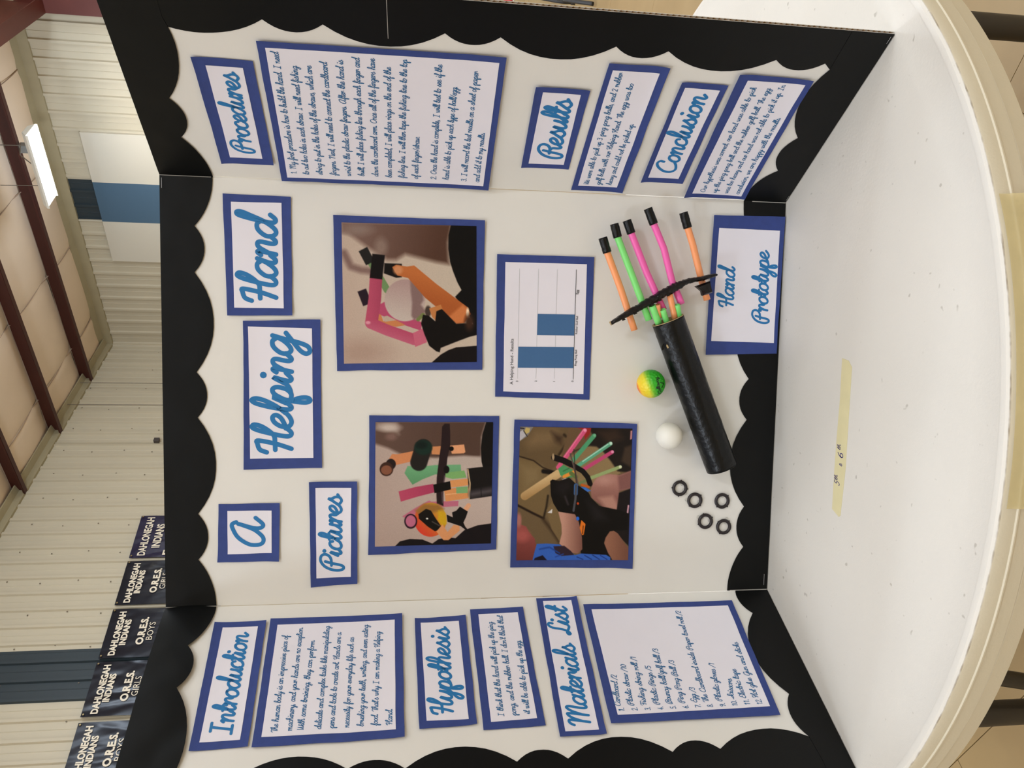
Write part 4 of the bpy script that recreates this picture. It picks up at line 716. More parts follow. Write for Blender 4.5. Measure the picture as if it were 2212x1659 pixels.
# ------------------------------------------------------------------ printed photographs (flat prints, colour laid down vertex by vertex)
def sdf(P, X, Y):
    d = np.full(X.shape, 1e18); s = np.ones(X.shape); n = len(P)
    for i in range(n):
        ax, ay = P[i]; bx_, by = P[i-1]; ex, ey = bx_-ax, by-ay; wx, wy = X-ax, Y-ay
        t_ = np.clip((wx*ex+wy*ey)/(ex*ex+ey*ey+1e-9), 0, 1); dx, dy = wx-ex*t_, wy-ey*t_; d = np.minimum(d, dx*dx+dy*dy)
        c1 = Y >= ay; c2 = Y < by; c3 = ex*wy > ey*wx
        f = (c1 & c2 & c3) | (~c1 & ~c2 & ~c3); s = np.where(f, -s, s)
    return s*np.sqrt(d)
def paint(W_, X, Y):
    img = np.zeros(X.shape+(3,))
    def put(d, col, soft, grad=None):
        a = np.clip(.5 - d/soft, 0, 1)[..., None]; c_ = np.array(col, float)*np.ones(X.shape+(1,))
        if grad:
            (x0, y0), (x1, y1), c2 = grad; t_ = np.clip(((X-x0)*(x1-x0)+(Y-y0)*(y1-y0))/((x1-x0)**2+(y1-y0)**2), 0, 1)[..., None]
            c_ = c_*(1-t_) + np.array(c2, float)*t_
        img[:] = img*(1-a) + c_*a
    for L in W_:
        k = L[0]; soft = L[4] if len(L) > 4 and L[4] else 5; g = L[5] if len(L) > 5 else None
        if k == 'f': put(X*0-1e5, L[1], 1, g or (L[2] if len(L) > 2 else None))
        elif k == 'p': put(sdf(L[1], X, Y), L[2], soft, g)
        elif k == 'e':
            (cx_, cy_), (ra, rb) = L[1]; q = np.sqrt(((X-cx_)/ra)**2+((Y-cy_)/rb)**2); put((q-1)*min(ra, rb), L[2], soft, g)
        elif k == 's':
            P = L[1]; w_ = L[3]
            d = np.full(X.shape, 1e9)
            for i in range(len(P)-1):
                (ax, ay), (bx_, by) = P[i], P[i+1]; ex, ey = bx_-ax, by-ay
                t_ = np.clip(((X-ax)*ex+(Y-ay)*ey)/(ex*ex+ey*ey+1e-9), 0, 1); dd_ = np.hypot(X-ax-ex*t_, Y-ay-ey*t_)
                if len(L) > 6 and L[6]:  # square ends
                    ln_ = math.hypot(ex, ey); al = ((X-ax)*ex+(Y-ay)*ey)/ln_; pe = np.abs((X-ax)*ey-(Y-ay)*ex)/ln_; dd_ = np.maximum(pe, np.abs(al-ln_/2)-ln_/2+w_/2)
                d = np.minimum(d, dd_)
            put(d-w_/2, L[2], soft, g)
    return img
SQ = 1
PH = {}
PH['photo_catch'] = [
('f', (196, 172, 156), ((200, 1000), (1300, 500), (200, 184, 164))),
('e', ((330, 1330), (230, 120)), (178, 150, 134), None, 160),
('p', [(150,160),(1140,180),(1105,350),(1115,540),(1000,520),(880,490),(720,450),(640,500),(560,500),(470,440),(400,400),(300,330),(220,270),(155,260)], (128, 100, 90), None, 50, ((250,200),(1000,400),(84, 56, 44))),
('e', ((300,235),(110,45)), (140,118,108), None, 60), ('e', ((505,385),(55,75)), (140,116,104), None, 60),
('s', [(180,440),(240,560),(330,590),(420,600)], (134,106,98), 60, 40),
('p', [(1135,180),(1110,280),(1108,400),(1125,520),(1150,600),(1190,700),(1228,770),(1170,830),(1300,1000),(1375,1170),(1375,180)], (9,8,9), None, 8),
('p', [(955,1425),(1040,1350),(1110,1310),(1180,1285),(1375,1270),(1375,1430)], (17,12,15), None, 6),
('s', [(390,480),(560,770)], (112,142,92), 62, 6), ('s', [(345,405),(410,530)], (32,30,30), 84, 8, None, SQ), ('s', [(335,770),(385,900)], (38,24,36), 80, 8, None, SQ),
('p', [(490,900),(545,870),(640,960),(870,1060),(862,1135),(700,1080),(480,985)], (184,76,108), None, 5),
('p', [(470,980),(505,990),(525,1050),(640,1040),(725,1085),(640,1100),(560,1085),(450,1040)], (204,128,80), None, 5),
('p', [(520,1010),(560,1000),(640,1040),(540,1055)], (190,168,150), None, 5),
('e', ((718,862),(182,188)), (176,146,140), None, 8, ((700,700),(650,1030),(200,184,172))),
('p', [(765,690),(870,740),(885,860),(860,900),(905,960),(860,1010),(800,1040),(775,1000),(782,880),(770,780)], (134,106,102), None, 22),
('s', [(835,1035),(880,990)], (116,124,72), 34), ('e', ((925,960),(28,50)), (70,56,50), None, 12),
('s', [(462,640),(450,850),(420,1062)], (186,78,104), 112, 6, ((400,700),(520,700),(166,66,92))),
('s', [(420,1070),(560,1130),(800,1215)], (182,74,102), 100, 6, ((560,1080),(520,1190),(196,100,124))), ('p', [(790,1155),(890,1110),(915,1240),(810,1282)], (200,100,122), None, 5),
('e', ((390,1062),(22,14)), (225,150,165), None, 10),
('s', [(484,452),(460,668)], (17,11,14), 112, 8, None, SQ), ('p', [(535,530),(690,535),(690,655),(640,660),(530,620)], (15,11,12), None, 8),
('p', [(604,565),(640,545),(735,560),(800,550),(1000,715),(1285,925),(1312,985),(1255,1065),(1185,1072),(900,840),(745,662),(650,640)], (192,108,56), None, 6, ((900,640),(850,830),(172,90,44))),
('e', ((655,590),(40,40)), (208,138,92), None, 30), ('p', [(1110,1010),(1240,900),(1290,940),(1240,1060),(1180,1072)], (206,120,68), None, 25), ('e', ((1284,972),(13,42)), (248,222,190), None, 10),
('p', [(935,935),(1040,900),(1060,950),(1000,960),(1018,1070),(960,1010)], (196,124,70), None, 5),
('p', [(880,990),(930,1000),(990,1050),(1000,960),(1050,940),(1180,1072),(1250,1068),(1375,1080),(1375,1172),(1300,1190),(1180,1235),(1040,1290),(1030,1330),(1000,1322),(935,1270),(890,1160),(862,1070)], (12,8,9), None, 8),
('e', ((1300,1060),(40,70)), (60,36,24), None, 40)]
PH['photo_palm'] = [
('f', (180, 156, 144), ((200, 1400), (1300, 700), (190, 170, 158))),
('p', [(150,150),(1400,155),(1345,330),(1342,560),(1150,535),(1000,545),(830,575),(700,560),(560,560),(430,515),(300,450),(150,400)], (98,74,64), None, 40, ((300,300),(1100,400),(82, 60, 50))),
('p', [(160,155),(400,155),(420,300),(330,260),(165,240)], (150,128,116), None, 60), ('e', ((310,225),(110,42)), (200,182,170), None, 50), ('e', ((335,325),(60,40)), (126,96,86), None, 40),
('p', [(760,560),(860,560),(1345,545),(1360,660),(1100,640),(800,640)], (186,168,156), None, 40),
('p', [(1400,155),(1355,300),(1338,450),(1345,600),(1365,680),(1490,800),(1490,150)], (15,13,14), None, 6),
('p', [(365,1560),(430,1495),(540,1468),(680,1475),(790,1520),(860,1470),(960,1450),(1050,1460),(1150,1370),(1300,1315),(1475,1290),(1475,1560)], (20,15,19), None, 6),
('p', [(310,570),(345,515),(400,520),(600,480),(560,600),(385,640)], (210,134,88), None, 6), ('p', [(780,435),(900,428),(905,525),(785,520)], (206,136,88), None, 6), ('p', [(985,425),(1148,410),(1162,495),(1145,510),(1010,515)], (228,158,112), None, 6),
('p', [(480,730),(515,650),(640,660),(820,640),(1110,635),(1115,705),(950,740),(820,745),(680,800),(570,860)], (112,168,120), None, 6, ((600,650),(600,850),(92,146,100))), ('p', [(930,725),(1150,700),(1175,780),(1020,795),(930,775)], (124,170,102), None, 6),
('s', [(690,445),(640,610)], (34,30,28), 190, 14), ('e', ((690,445),(100,84)), (22,44,36), None, 20), ('e', ((670,420),(60,40)), (14,26,24), None, 30),
('e', ((330,630),(55,60)), (36,26,26), None, 8), ('e', ((282,685),(75,78)), (62,38,30), None, 8), ('e', ((282,695),(60,52)), (134,84,62), None, 10),
('p', [(415,935),(600,885),(800,850),(815,945),(620,995),(440,1050)], (184,72,98), None, 6, ((450,980),(780,900),(168,60,90))),
('p', [(455,1215),(600,1120),(755,1035),(780,1050),(1085,1040),(1080,1100),(900,1110),(620,1180),(500,1240)], (188,104,124), None, 6),
('p', [(990,812),(1195,790),(1195,865),(1000,892)], (218,148,90), None, 5), ('p', [(920,910),(1195,880),(1200,1010),(940,1048)], (214,142,86), None, 5), ('s', [(945,970),(1180,945)], (236,180,128), 8, 8), ('p', [(1058,888),(1190,878),(1190,952),(1060,958)], (122,164,108), None, 5),
('p', [(1180,680),(1300,665),(1480,650),(1470,985),(1210,1022)], (20,17,18), None, 8), ('s', [(1190,690),(1215,850),(1205,1020)], (186,158,120), 16, 5), ('s', [(1240,965),(1460,925)], (74,66,68), 70, 60), ('s', [(1340,880),(1342,990)], (20,16,18), 8),
('p', [(900,215),(930,180),(985,182),(992,300),(992,420),(960,560),(945,700),(925,820),(915,940),(915,1100),(890,1090),(840,1070),(835,940),(840,780),(862,600),(890,400)], (38,25,27), None, 8),
('s', [(905,1060),(900,950),(930,760)], (96,76,80), 12, 14), ('e', ((950,690),(32,42)), (14,10,12), None, 8), ('e', ((1005,458),(26,26)), (12,8,10), None, 8),
('p', [(800,858),(990,820),(1000,912),(815,955)], (12,9,10), None, 5),
('e', ((770,1252),(180,192)), (200,150,44), None, 8, ((880,1150),(640,1380),(214,60,44))), ('p', [(600,1150),(700,1075),(860,1080),(920,1130),(780,1180),(640,1190)], (150,104,50), None, 40), ('p', [(860,1150),(940,1180),(950,1300),(900,1330),(850,1250)], (206,160,30), None, 20),
('p', [(636,1190),(720,1130),(775,1150),(830,1240),(892,1330),(860,1368),(820,1382),(740,1330),(640,1240)], (17,13,11), None, 8), ('e', ((732,1240),(13,9)), (246,240,228), None, 8), ('s', [(790,1275),(870,1320)], (90,80,74), 10, 12),
('e', ((550,1270),(72,84)), (38,18,30), None, 6), ('e', ((550,1268),(56,66)), (190,104,130), None, 8),
('p', [(835,1385),(905,1305),(960,1392),(1030,1310),(1095,1320),(1098,1375),(970,1482),(915,1482)], (218,148,98), None, 6), ('s', [(1170,1130),(1198,1092)], (222,160,120), 52, 6),
('p', [(950,1195),(1020,1225),(1012,1170),(1060,1150),(1100,1105),(1190,1160),(1170,1220),(1140,1285),(1160,1330),(1245,1430),(1110,1325),(960,1275)], (15,12,14), None, 6)]
PH['photo_making'] = [
('f', (108, 88, 60)),
('p', [(190,140),(700,150),(800,240),(700,290),(600,500),(520,590),(340,490),(185,440)], (100,80,54), None, 10), ('p', [(340,180),(560,170),(640,260),(480,340),(300,360),(260,300)], (122,98,68), None, 120), ('p', [(520,200),(640,250),(620,330),(560,300)], (66,48,34), None, 60),
('s', [(600,430),(660,340),(705,280),(650,230)], (44,32,22), 24, 22),
('p', [(185,450),(340,490),(510,600),(490,850),(440,1090),(330,1030),(178,940)], (114,92,60), None, 8), ('p', [(200,520),(400,560),(420,700),(240,800)], (130,108,74), None, 120),
('s', [(185,444),(340,492),(430,560),(530,600)], (40,28,20), 12, 12), ('s', [(440,600),(560,620)], (22,16,14), 44, 16),
('p', [(170,965),(330,1040),(440,1095),(520,1200),(620,1345),(170,1345)], (106,86,60), None, 8), ('s', [(176,945),(330,1028),(440,1082)], (34,22,16), 22, 14), ('s', [(485,850),(470,960),(440,1080)], (36,26,18), 18, 16), ('s', [(440,1095),(520,1200),(600,1320)], (60,44,30), 30, 40),
('p', [(470,1000),(560,860),(600,1010),(625,1180),(610,1335),(520,1190)], (118,96,64), None, 12),
('p', [(600,450),(760,260),(900,240),(1000,360),(1130,480),(1230,620),(930,750),(620,700)], (132,108,74), None, 10, ((700,400),(1000,600),(140,116,80))),
('p', [(700,160),(900,160),(930,260),(860,360),(700,450),(640,480),(620,440)], (104,80,56), None, 14), ('s', [(740,400),(900,340),(1000,220)], (60,44,32), 14, 12),
('p', [(890,150),(1360,160),(1360,620),(1200,600),(1130,500),(1050,400),(980,350),(860,340),(940,230)], (30,24,22), None, 20), ('p', [(1000,200),(1180,170),(1250,260),(1100,330)], (52,38,30), None, 80), ('p', [(1270,360),(1345,330),(1340,560),(1240,500)], (62,48,38), None, 30),
('p', [(190,140),(340,145),(275,245),(190,300)], (128,122,118), None, 6), ('p', [(190,205),(230,180),(262,240),(200,290)], (186,182,186), None, 6), ('p', [(245,195),(262,155),(305,165),(295,205),(262,222)], (196,172,104), None, 5), ('s', [(200,160),(240,165)], (40,36,40), 14), ('s', [(240,190),(275,245)], (60,54,50), 10),
('p', [(775,155),(925,160),(912,225),(862,280),(840,180)], (150,38,36), None, 8),
('p', [(920,790),(945,720),(985,670),(1050,640),(1120,630),(1220,640),(1345,590),(1345,770),(1215,800),(1228,1005),(1040,965),(930,870)], (168,118,106), None, 8, ((1050,700),(1050,860),(140,94,84))), ('e', ((1060,690),(80,45)), (182,134,120), None, 60), ('p', [(1200,650),(1345,590),(1345,770),(1215,800)], (128,84,78), None, 30), ('p', [(1000,870),(1150,850),(1225,1000),(1080,975)], (176,128,112), None, 40),
('p', [(1213,820),(1345,770),(1345,1400),(1160,1210)], (26,21,22), None, 12), ('p', [(1330,190),(1350,185),(1345,270),(1325,280)], (190,130,130), None, 6), ('s', [(1310,950),(1300,1030)], (200,150,160), 16),
('s', [(858,188),(640,490)], (214,86,126), 46, 6), ('s', [(846,180),(640,470)], (236,130,160), 8, 8), ('e', ((862,184),(16,16)), (240,150,180), None, 8), ('s', [(955,240),(715,520)], (78,152,108), 44, 6), ('e', ((960,236),(14,14)), (120,180,140), None, 8), ('s', [(1125,320),(780,552)], (92,164,128), 40, 6), ('s', [(1100,325),(840,500)], (180,220,200), 10, 8), ('e', ((1128,318),(15,15)), (200,225,205), None, 8),
('s', [(1142,405),(830,592)], (190,70,112), 38, 6), ('e', ((1145,404),(14,14)), (228,150,180), None, 8), ('s', [(1225,556),(915,672)], (148,164,108), 34, 6), ('e', ((1226,555),(15,15)), (214,216,180), None, 8), ('s', [(910,680),(790,730)], (110,124,80), 26, 8),
('s', [(250,852),(590,625)], (206,172,122), 84, 6, ((420,690),(460,800),(168,130,82))),
('s', [(590,560),(615,525)], (214,86,126), 44, 5), ('p', [(588,575),(640,535),(760,600),(745,660),(660,675),(610,640)], (76,146,92), None, 6), ('s', [(650,655),(745,610)], (226,142,56), 36, 6), ('s', [(640,600),(700,570)], (60,110,70), 12, 8), ('s', [(720,620),(770,660)], (96,110,60), 40, 10),
('s', [(548,462),(640,490),(720,530)], (20,16,17), 62, 6), ('s', [(720,530),(840,600),(890,660),(915,730)], (17,13,15), 52, 6), ('e', ((538,455),(12,34)), (176,148,112), None, 6),
('s', [(830,740),(900,760)], (190,90,30), 24, 8), ('p', [(820,760),(870,765),(925,800),(850,820)], (60,110,190), None, 6), ('s', [(640,690),(665,680)], (220,214,214), 22, 6), ('p', [(480,1025),(530,985),(525,1030)], (214,208,204), None, 4),
('p', [(508,700),(530,684),(600,700),(700,665),(760,720),(900,820),(925,870),(1010,955),(1230,1000),(1310,1030),(1300,1200),(1150,1212),(1090,1290),(830,1180),(740,1045),(590,1010),(540,930),(515,850)], (13,11,12), None, 6),
('p', [(560,720),(700,690),(740,760),(640,850),(560,800)], (26,22,24), None, 80), ('s', [(660,860),(690,940)], (58,52,56), 14, 24), ('p', [(880,900),(1000,960),(1100,1100),(960,1100)], (28,25,27), None, 80),
('p', [(800,1120),(1100,1240),(1060,1330),(1140,1510),(820,1460)], (12,10,11), None, 10),
('p', [(590,1015),(760,1040),(800,1120),(832,1280),(835,1400),(790,1445),(700,1435),(600,1340),(625,1240),(622,1150)], (192,142,122), None, 6, ((640,1200),(830,1200),(128,84,72))),
('p', [(1120,1215),(1160,1210),(1200,1235),(1310,1390),(1310,1515),(1150,1515),(1100,1440),(1060,1340),(1075,1280)], (150,102,80), None, 8, ((1100,1400),(1280,1400),(120,78,62))),
('p', [(155,1035),(185,1040),(205,1090),(212,1145),(265,1165),(290,1220),(350,1290),(365,1370),(345,1440),(325,1520),(155,1520)], (150,76,70), None, 8, ((300,1180),(220,1500),(112,54,50))), ('e', ((190,1100),(26,70)), (170,110,100), None, 20), ('e', ((225,1260),(70,60)), (170,86,80), None, 60),
('p', [(330,1500),(350,1420),(372,1345),(470,1342),(600,1350),(680,1400),(760,1462),(820,1445),(1080,1458),(1125,1485),(1120,1520),(330,1520)], (54,98,186), None, 6),
('p', [(540,1370),(650,1365),(720,1420),(750,1460),(620,1470),(560,1440)], (48,34,46), None, 8), ('p', [(352,1490),(430,1462),(480,1520),(335,1520)], (22,18,34), None, 8), ('s', [(400,1400),(500,1380),(600,1440)], (34,66,140), 14, 14),
('s', [(560,1480),(640,1450)], (40,70,150), 12, 10), ('s', [(780,1480),(840,1505)], (30,54,120), 10, 8), ('s', [(860,1465),(930,1505)], (30,54,120), 10, 8), ('s', [(940,1460),(1010,1505)], (30,54,120), 10, 8), ('s', [(1020,1465),(1090,1505)], (34,60,130), 10, 8),
('p', [(825,1100),(868,1140),(850,1250),(830,1255),(808,1180)], (224,116,34), None, 5), ('s', [(845,1160),(838,1240)], (60,24,16), 8, 6), ('e', ((788,1085),(16,20)), (40,100,200), None, 5), ('e', ((790,930),(12,12)), (190,70,30), None, 6),
('s', [(792,740),(745,540),(712,425)], (92,76,70), 16, 5), ('s', [(775,740),(760,560),(748,380)], (60,48,44), 10, 5), ('s', [(770,745),(768,830)], (56,96,150), 40, 6), ('s', [(772,745),(765,880),(745,1005)], (74,74,80), 22, 6)]
for nm, W_ in PH.items():
    c, cs, cz, lift = CARD[nm]; I = [d for d in DATA['cards'] if d[0] == nm][0][3]; Q = DATA['phc'][nm]
    N1, N2 = 300, 250
    u, v = np.meshgrid(np.linspace(0, 1, N1+1), np.linspace(0, 1, N2+1), indexing='ij')
    def bl(Qx, a): TRc, BR_, BL_, TL_ = [q[a] for q in Qx]; return (BL_*(1-u)+BR_*u)*(1-v)+(TL_*(1-u)+TRc*u)*v
    X, Y = bl(Q, 0), bl(Q, 1); S_, Z_ = bl(I, 0)-cs, bl(I, 1)-cz
    img = paint(W_, X, Y)/255
    rng = np.random.default_rng(3); img = np.clip(img*(1+.014*rng.standard_normal(X.shape)[..., None]), 0, 1)
    lin = np.where(img <= .04045, img/12.92, ((img+.055)/1.055)**2.4)
    co3 = np.zeros(((N1+1)*(N2+1), 3), np.float32)
    xs, ys = S_.ravel(), Z_.ravel(); co3[:, 0] = xs; co3[:, 1] = ys; co3[:, 2] = [lift(a, b_)+.0006 for a, b_ in zip(xs, ys)]
    idx = np.arange((N1+1)*(N2+1)).reshape(N1+1, N2+1)
    q4 = np.stack([idx[:-1, :-1], idx[1:, :-1], idx[1:, 1:], idx[:-1, 1:]], -1).reshape(-1, 4)
    me = bpy.data.meshes.new('picture'); me.vertices.add(len(co3)); me.vertices.foreach_set('co', co3.ravel())
    me.loops.add(q4.size); me.loops.foreach_set('vertex_index', q4.ravel().astype(np.int32)); me.polygons.add(len(q4))
    me.polygons.foreach_set('loop_start', (np.arange(len(q4))*4).astype(np.int32)); me.polygons.foreach_set('loop_total', np.full(len(q4), 4, np.int32)); me.update(calc_edges=True)
    at = me.color_attributes.new('col', 'FLOAT_COLOR', 'POINT'); at.data.foreach_set('color', np.concatenate([lin.reshape(-1, 3), np.ones((len(co3), 1))], 1).astype(np.float32).ravel())
    me.materials.append(vmat('photo_print_ink', .4)); link('picture', me, c)

# ================================================================== OBJECTS GLUED TO THE BOARD
def cp(p, d): return Vector((p[0], -d, p[1]))
# --- balls
gx, gz = DATA['golf']
gb = tag(empty('golf_ball', Matrix.Translation((gx, -.0213, gz))), 'dimpled rubber golf ball, green fading to yellow, stuck beside the black tube', 'ball')
bm = bmesh.new(); bmesh.ops.create_icosphere(bm, subdivisions=6, radius=.0213)
fib = []
for i in range(230):
    y = 1-2*(i+.5)/230; r = math.sqrt(1-y*y); a = i*2.399963; fib.append(Vector((cos(a)*r, y, sin(a)*r)))
from mathutils import kdtree
kd = kdtree.KDTree(230)
for i, f in enumerate(fib): kd.insert(f, i)
kd.balance()
for v in bm.verts:
    n = v.co.normalized(); d = kd.find(n)[2]; v.co = n*(.0213 - .00055*max(0, 1-(d/.115)**2))
me = bpy.data.meshes.new('ball_shell'); bm.to_mesh(me); bm.free()
for p in me.polygons: p.use_smooth = True
mg = bpy.data.materials.new('golf_ball_rubber'); mg.use_nodes = True; nt = mg.node_tree; b = nt.nodes['Principled BSDF']; b.inputs['Roughness'].default_value = .38
tc = nt.nodes.new('ShaderNodeTexCoord'); dp = nt.nodes.new('ShaderNodeVectorMath'); dp.operation = 'DOT_PRODUCT'; dp.inputs[1].default_value = (.40/.0213, -.25/.0213, -.88/.0213)
nt.links.new(tc.outputs['Object'], dp.inputs[0]); ma = nt.nodes.new('ShaderNodeMath'); ma.operation = 'MULTIPLY_ADD'; ma.inputs[1].default_value = .5; ma.inputs[2].default_value = .5
nt.links.new(dp.outputs['Value'], ma.inputs[0]); cr = nt.nodes.new('ShaderNodeValToRGB'); nt.links.new(ma.outputs[0], cr.inputs[0])
e = cr.color_ramp.elements; e[0].position = .0; e[0].color = s2l((236, 70, 50)) + (1,); e[1].position = .60; e[1].color = s2l((48, 172, 36)) + (1,)
for ps, cl in ((.035, (244, 130, 40)), (.09, (250, 205, 40)), (.34, (232, 220, 48)), (.47, (120, 196, 44))):
    q = e.new(ps); q.color = s2l(cl) + (1,)
nt.links.new(cr.outputs[0], b.inputs['Base Color']); me.materials.append(mg); link('ball_shell', me, gb)
k_ = 1/(7.54*1737)*1.2   # metres per enlarged pixel of the ball view
def ballpt(px, py, r=.02150):   # flat view point -> sphere surface (right in the photo is down)
    x = -(py-375)*k_; z = -(px-348)*k_; y = -math.sqrt(max(1e-9, r*r-x*x-z*z)); return Vector((x, y, z))
S = strokes('Callaway', 5); X = [p.x for d, P in S for p in P]; x0, x1 = min(X), max(X)
pa, pb, pc = Vector((484, 512)), Vector((392, 370)), Vector((398, 246))
V = []; Fc = []
for dot, P in S:
    if dot: continue
    vv, ff = ribbon(P, 1.3, 5); m = len(V)
    for p in vv:
        t_ = (p.x-x0)/(x1-x0); c_ = pa*(1-t_)**2 + pb*2*t_*(1-t_) + pc*t_**2; tg = ((pb-pa)*(1-t_) + (pc-pb)*t_).normalized(); up = Vector((tg.y, -tg.x))
        q = c_ + up*(p.y*3.0); V.append(ballpt(q.x, q.y))
    Fc += [tuple(i+m for i in f) for f in ff]
obj('ball_lettering', V, Fc, mat('black_ball_print', (16, 24, 14), .5), gb)
vv = []
for a, b_ in ((Vector((438, 338)), Vector((506, 352))), (Vector((506, 352)), Vector((470, 420)))):
    for i in range(9): vv.append(a+(b_-a)*i/9)
vv.append(Vector((470, 420)))
rv, rf = ribbon(vv, 7, 3); obj('ball_emblem', [ballpt(p.x, p.y) for p in rv], rf, MATS['black_ball_print'], gb)
px_, pz_ = DATA['pong']
pb_ = empty('ping_pong_ball', Matrix.Translation((px_, -.0202, pz_))); tag(pb_, 'plain white ping pong ball stuck on the board above the tube end', 'ball')
bm = bmesh.new(); bmesh.ops.create_icosphere(bm, subdivisions=5, radius=.0202); me = bpy.data.meshes.new('ball_shell'); bm.to_mesh(me); bm.free()
for p in me.polygons: p.use_smooth = True
me.materials.append(mat('white_celluloid', (236, 232, 220), .45, sss=.1)); link('ball_shell', me, pb_)
# --- rings
M_ring = mat('dark_maroon_plastic_ring', (34, 26, 28), .35)
RN = [(.0, (82, -5, -98, 176)), (.3, (40, -42, -135)), (.6, (42, -45, -132)), (.9, (108, 30, -158)), (1.2, (48, 140, -120))]
def ring_me():
    V = []; Fc = []; prof_ = [(.0122, .0), (.0124, .0015), (.0118, .003), (.0096, .0037), (.0080, .003), (.0074, .0015), (.0076, 0)]
    n = 48
    for r, z in prof_:
        for k in range(n): a = 2*pi*k/n; V.append(Vector((r*cos(a), r*sin(a), z)))
    m = len(prof_)
    for i in range(m):
        for k in range(n): Fc.append((i*n+k, i*n+(k+1) % n, ((i+1) % m)*n+(k+1) % n, ((i+1) % m)*n+k))
    return V, Fc
gaps = [((60, 1), (-30, 1), (-40, 0)), ((175, 0), (-20, 1)), ((80, 1), (195, 1)), ((150, 0), (10, 1), (130, 1)), ((68, 0), (62, 1))]
rl = ['small black plastic ring nearest the ball row, topmost on the board', 'small black plastic ring just below and left of the topmost ring', 'small black plastic ring nearest the tube end, by the scalloped border',
      'small black plastic ring in the lower-left pair, the upper one', 'small black plastic ring at lower left, against the scalloped border']
for i, (rx_, rz_) in enumerate(DATA['rings']):
    M = pm('C', rx_, rz_, .0008) if False else Matrix.Translation((rx_, -.0008, rz_)) @ Matrix(((1,0,0,0),(0,0,-1,0),(0,1,0,0),(0,0,0,1)))
    t_ = tag(empty('plastic_ring', M), rl[i], 'ring', 'five plastic rings stuck on the board'); V, Fc = ring_me(); fixn(obj('band', V, Fc, M_ring, t_, True))
    # nubs: image up = world right ; image right = world down
    for a in RN[i][1]:
        a = R(a); im = (cos(a), sin(a)); wx, wy = im[1], -im[0]
        V, Fc = tube([Vector((wx*.0120, wy*.0120, .0016)), Vector((wx*.0134, wy*.0134, .0016))], [.0013, .0009], 10); obj('nub', V, Fc, M_ring, t_, True)
    for a, inside in gaps[i]:
        a = R(a); im = (cos(a), sin(a)); wx, wy = im[1], -im[0]; r_ = .0075 if inside else .0132
        bm = bmesh.new(); bmesh.ops.create_uvsphere(bm, u_segments=16, v_segments=8, radius=1, matrix=Matrix.Translation((wx*r_, wy*r_, 0)) @ Matrix.Diagonal((.0028, .0028, .0014, 1))); me = bpy.data.meshes.new('glue_dab'); bm.to_mesh(me); bm.free()
        for p in me.polygons: p.use_smooth = True
        me.materials.append(M_glue); link('glue_dab', me, t_)
# --- prototype hand
hd = tag(empty('prototype_hand', Matrix.Translation((.09, 0, .2))), 'model hand of coloured straws with black tape tips on a black cardboard tube', 'model hand')
hi = Vector((.09, 0, .2))
def H(v): return Vector(v) - hi
SC_ = {'orange': mat('orange_straw', (255, 164, 106), .3, sss=.15), 'green': mat('green_straw', (134, 232, 126), .3, sss=.15), 'pink': mat('pink_straw', (248, 104, 180), .3, sss=.15)}
ta, tb_ = DATA['tube']; A = cp(ta, .0262); Bv = cp(tb_, .0262); ax = (Bv-A); L_ = ax.length; ax.normalize()
u_ = Vector((0, 1, 0)); v_ = ax.cross(u_).normalized(); V = []; Fc = []; n, m = 56, 80
for i in range(m+1):
    t_ = i/m
    for k in range(n):
        a = 2*pi*k/n; r = .0243 - .0006*t_ + .00035*noise.noise(Vector((t_*30+a*.6, a*1.2, 0))) - .00022*(1 if (t_*9+.05*a) % 1 < .06 else 0)
        V.append(H(A + ax*L_*t_ + (u_*cos(a)+v_*sin(a))*r))
for i in range(m):
    for k in range(n): Fc.append((i*n+k, i*n+(k+1) % n, (i+1)*n+(k+1) % n, (i+1)*n+k))
o = fixn(obj('cardboard_tube', V, Fc, M_tape, hd, True)); so = o.modifiers.new('s', 'SOLIDIFY'); so.thickness = .0012; so.offset = -1
V, Fc = [], []
for rr, off in ((.0243, 0), (.0243, -.0007), (.0224, -.0007), (.0224, .012)):
    for k in range(n): a = 2*pi*k/n; V.append(H(A + ax*off + (u_*cos(a)+v_*sin(a))*rr))
for i in range(3):
    for k in range(n): Fc.append((i*n+k, i*n+(k+1) % n, (i+1)*n+(k+1) % n, (i+1)*n+k))
obj('tube_rim', V, Fc, mat('raw_cardboard_rim', (190, 165, 120), .9), hd)
V, Fc = [], []   # closing tape over the far end
for rr, off in ((.0237, 0), (.0236, .001), (.019, .0018), (.0, .0014)):
    for k in range(n): a = 2*pi*k/n; V.append(H(Bv + ax*off + (u_*cos(a)+v_*sin(a))*rr))
for i in range(3):
    for k in range(n): Fc.append((i*n+k, i*n+(k+1) % n, (i+1)*n+(k+1) % n, (i+1)*n+k))
obj('end_tape', V, Fc, M_tape, hd, True)
# torn tape notch near the open end
q = A + ax*.028 + v_*(-.0222) - u_*.012
def notch(pts, m, nm):
    V = [H(p) for p in pts]; k = len(V); V += [H(p + Vector((0, .0008, 0))) for p in pts]
    fixn(obj(nm, V, [tuple(range(k)), tuple(range(k, 2*k))] + [(i, (i+1) % k, k+(i+1) % k, k+i) for i in range(k)], m, hd))
sgn = 1 if (v_.z < 0) else -1     # v_ side that lies up in the world
w_ = v_ if v_.z > 0 else -v_
q = A + ax*.028 + w_*.0225 - u_*.010
notch([q, q+ax*.004+w_*.004, q+ax*.009+w_*.0045, q+ax*.008+w_*.001], M_tape, 'tape_flap')
q = A + ax*.030 + w_*.0190 - u_*.0160
notch([q, q+ax*.006-w_*.002, q+ax*.0065+w_*.001, q+ax*.002+w_*.0015], MATS['raw_cardboard_rim'], 'torn_spot')
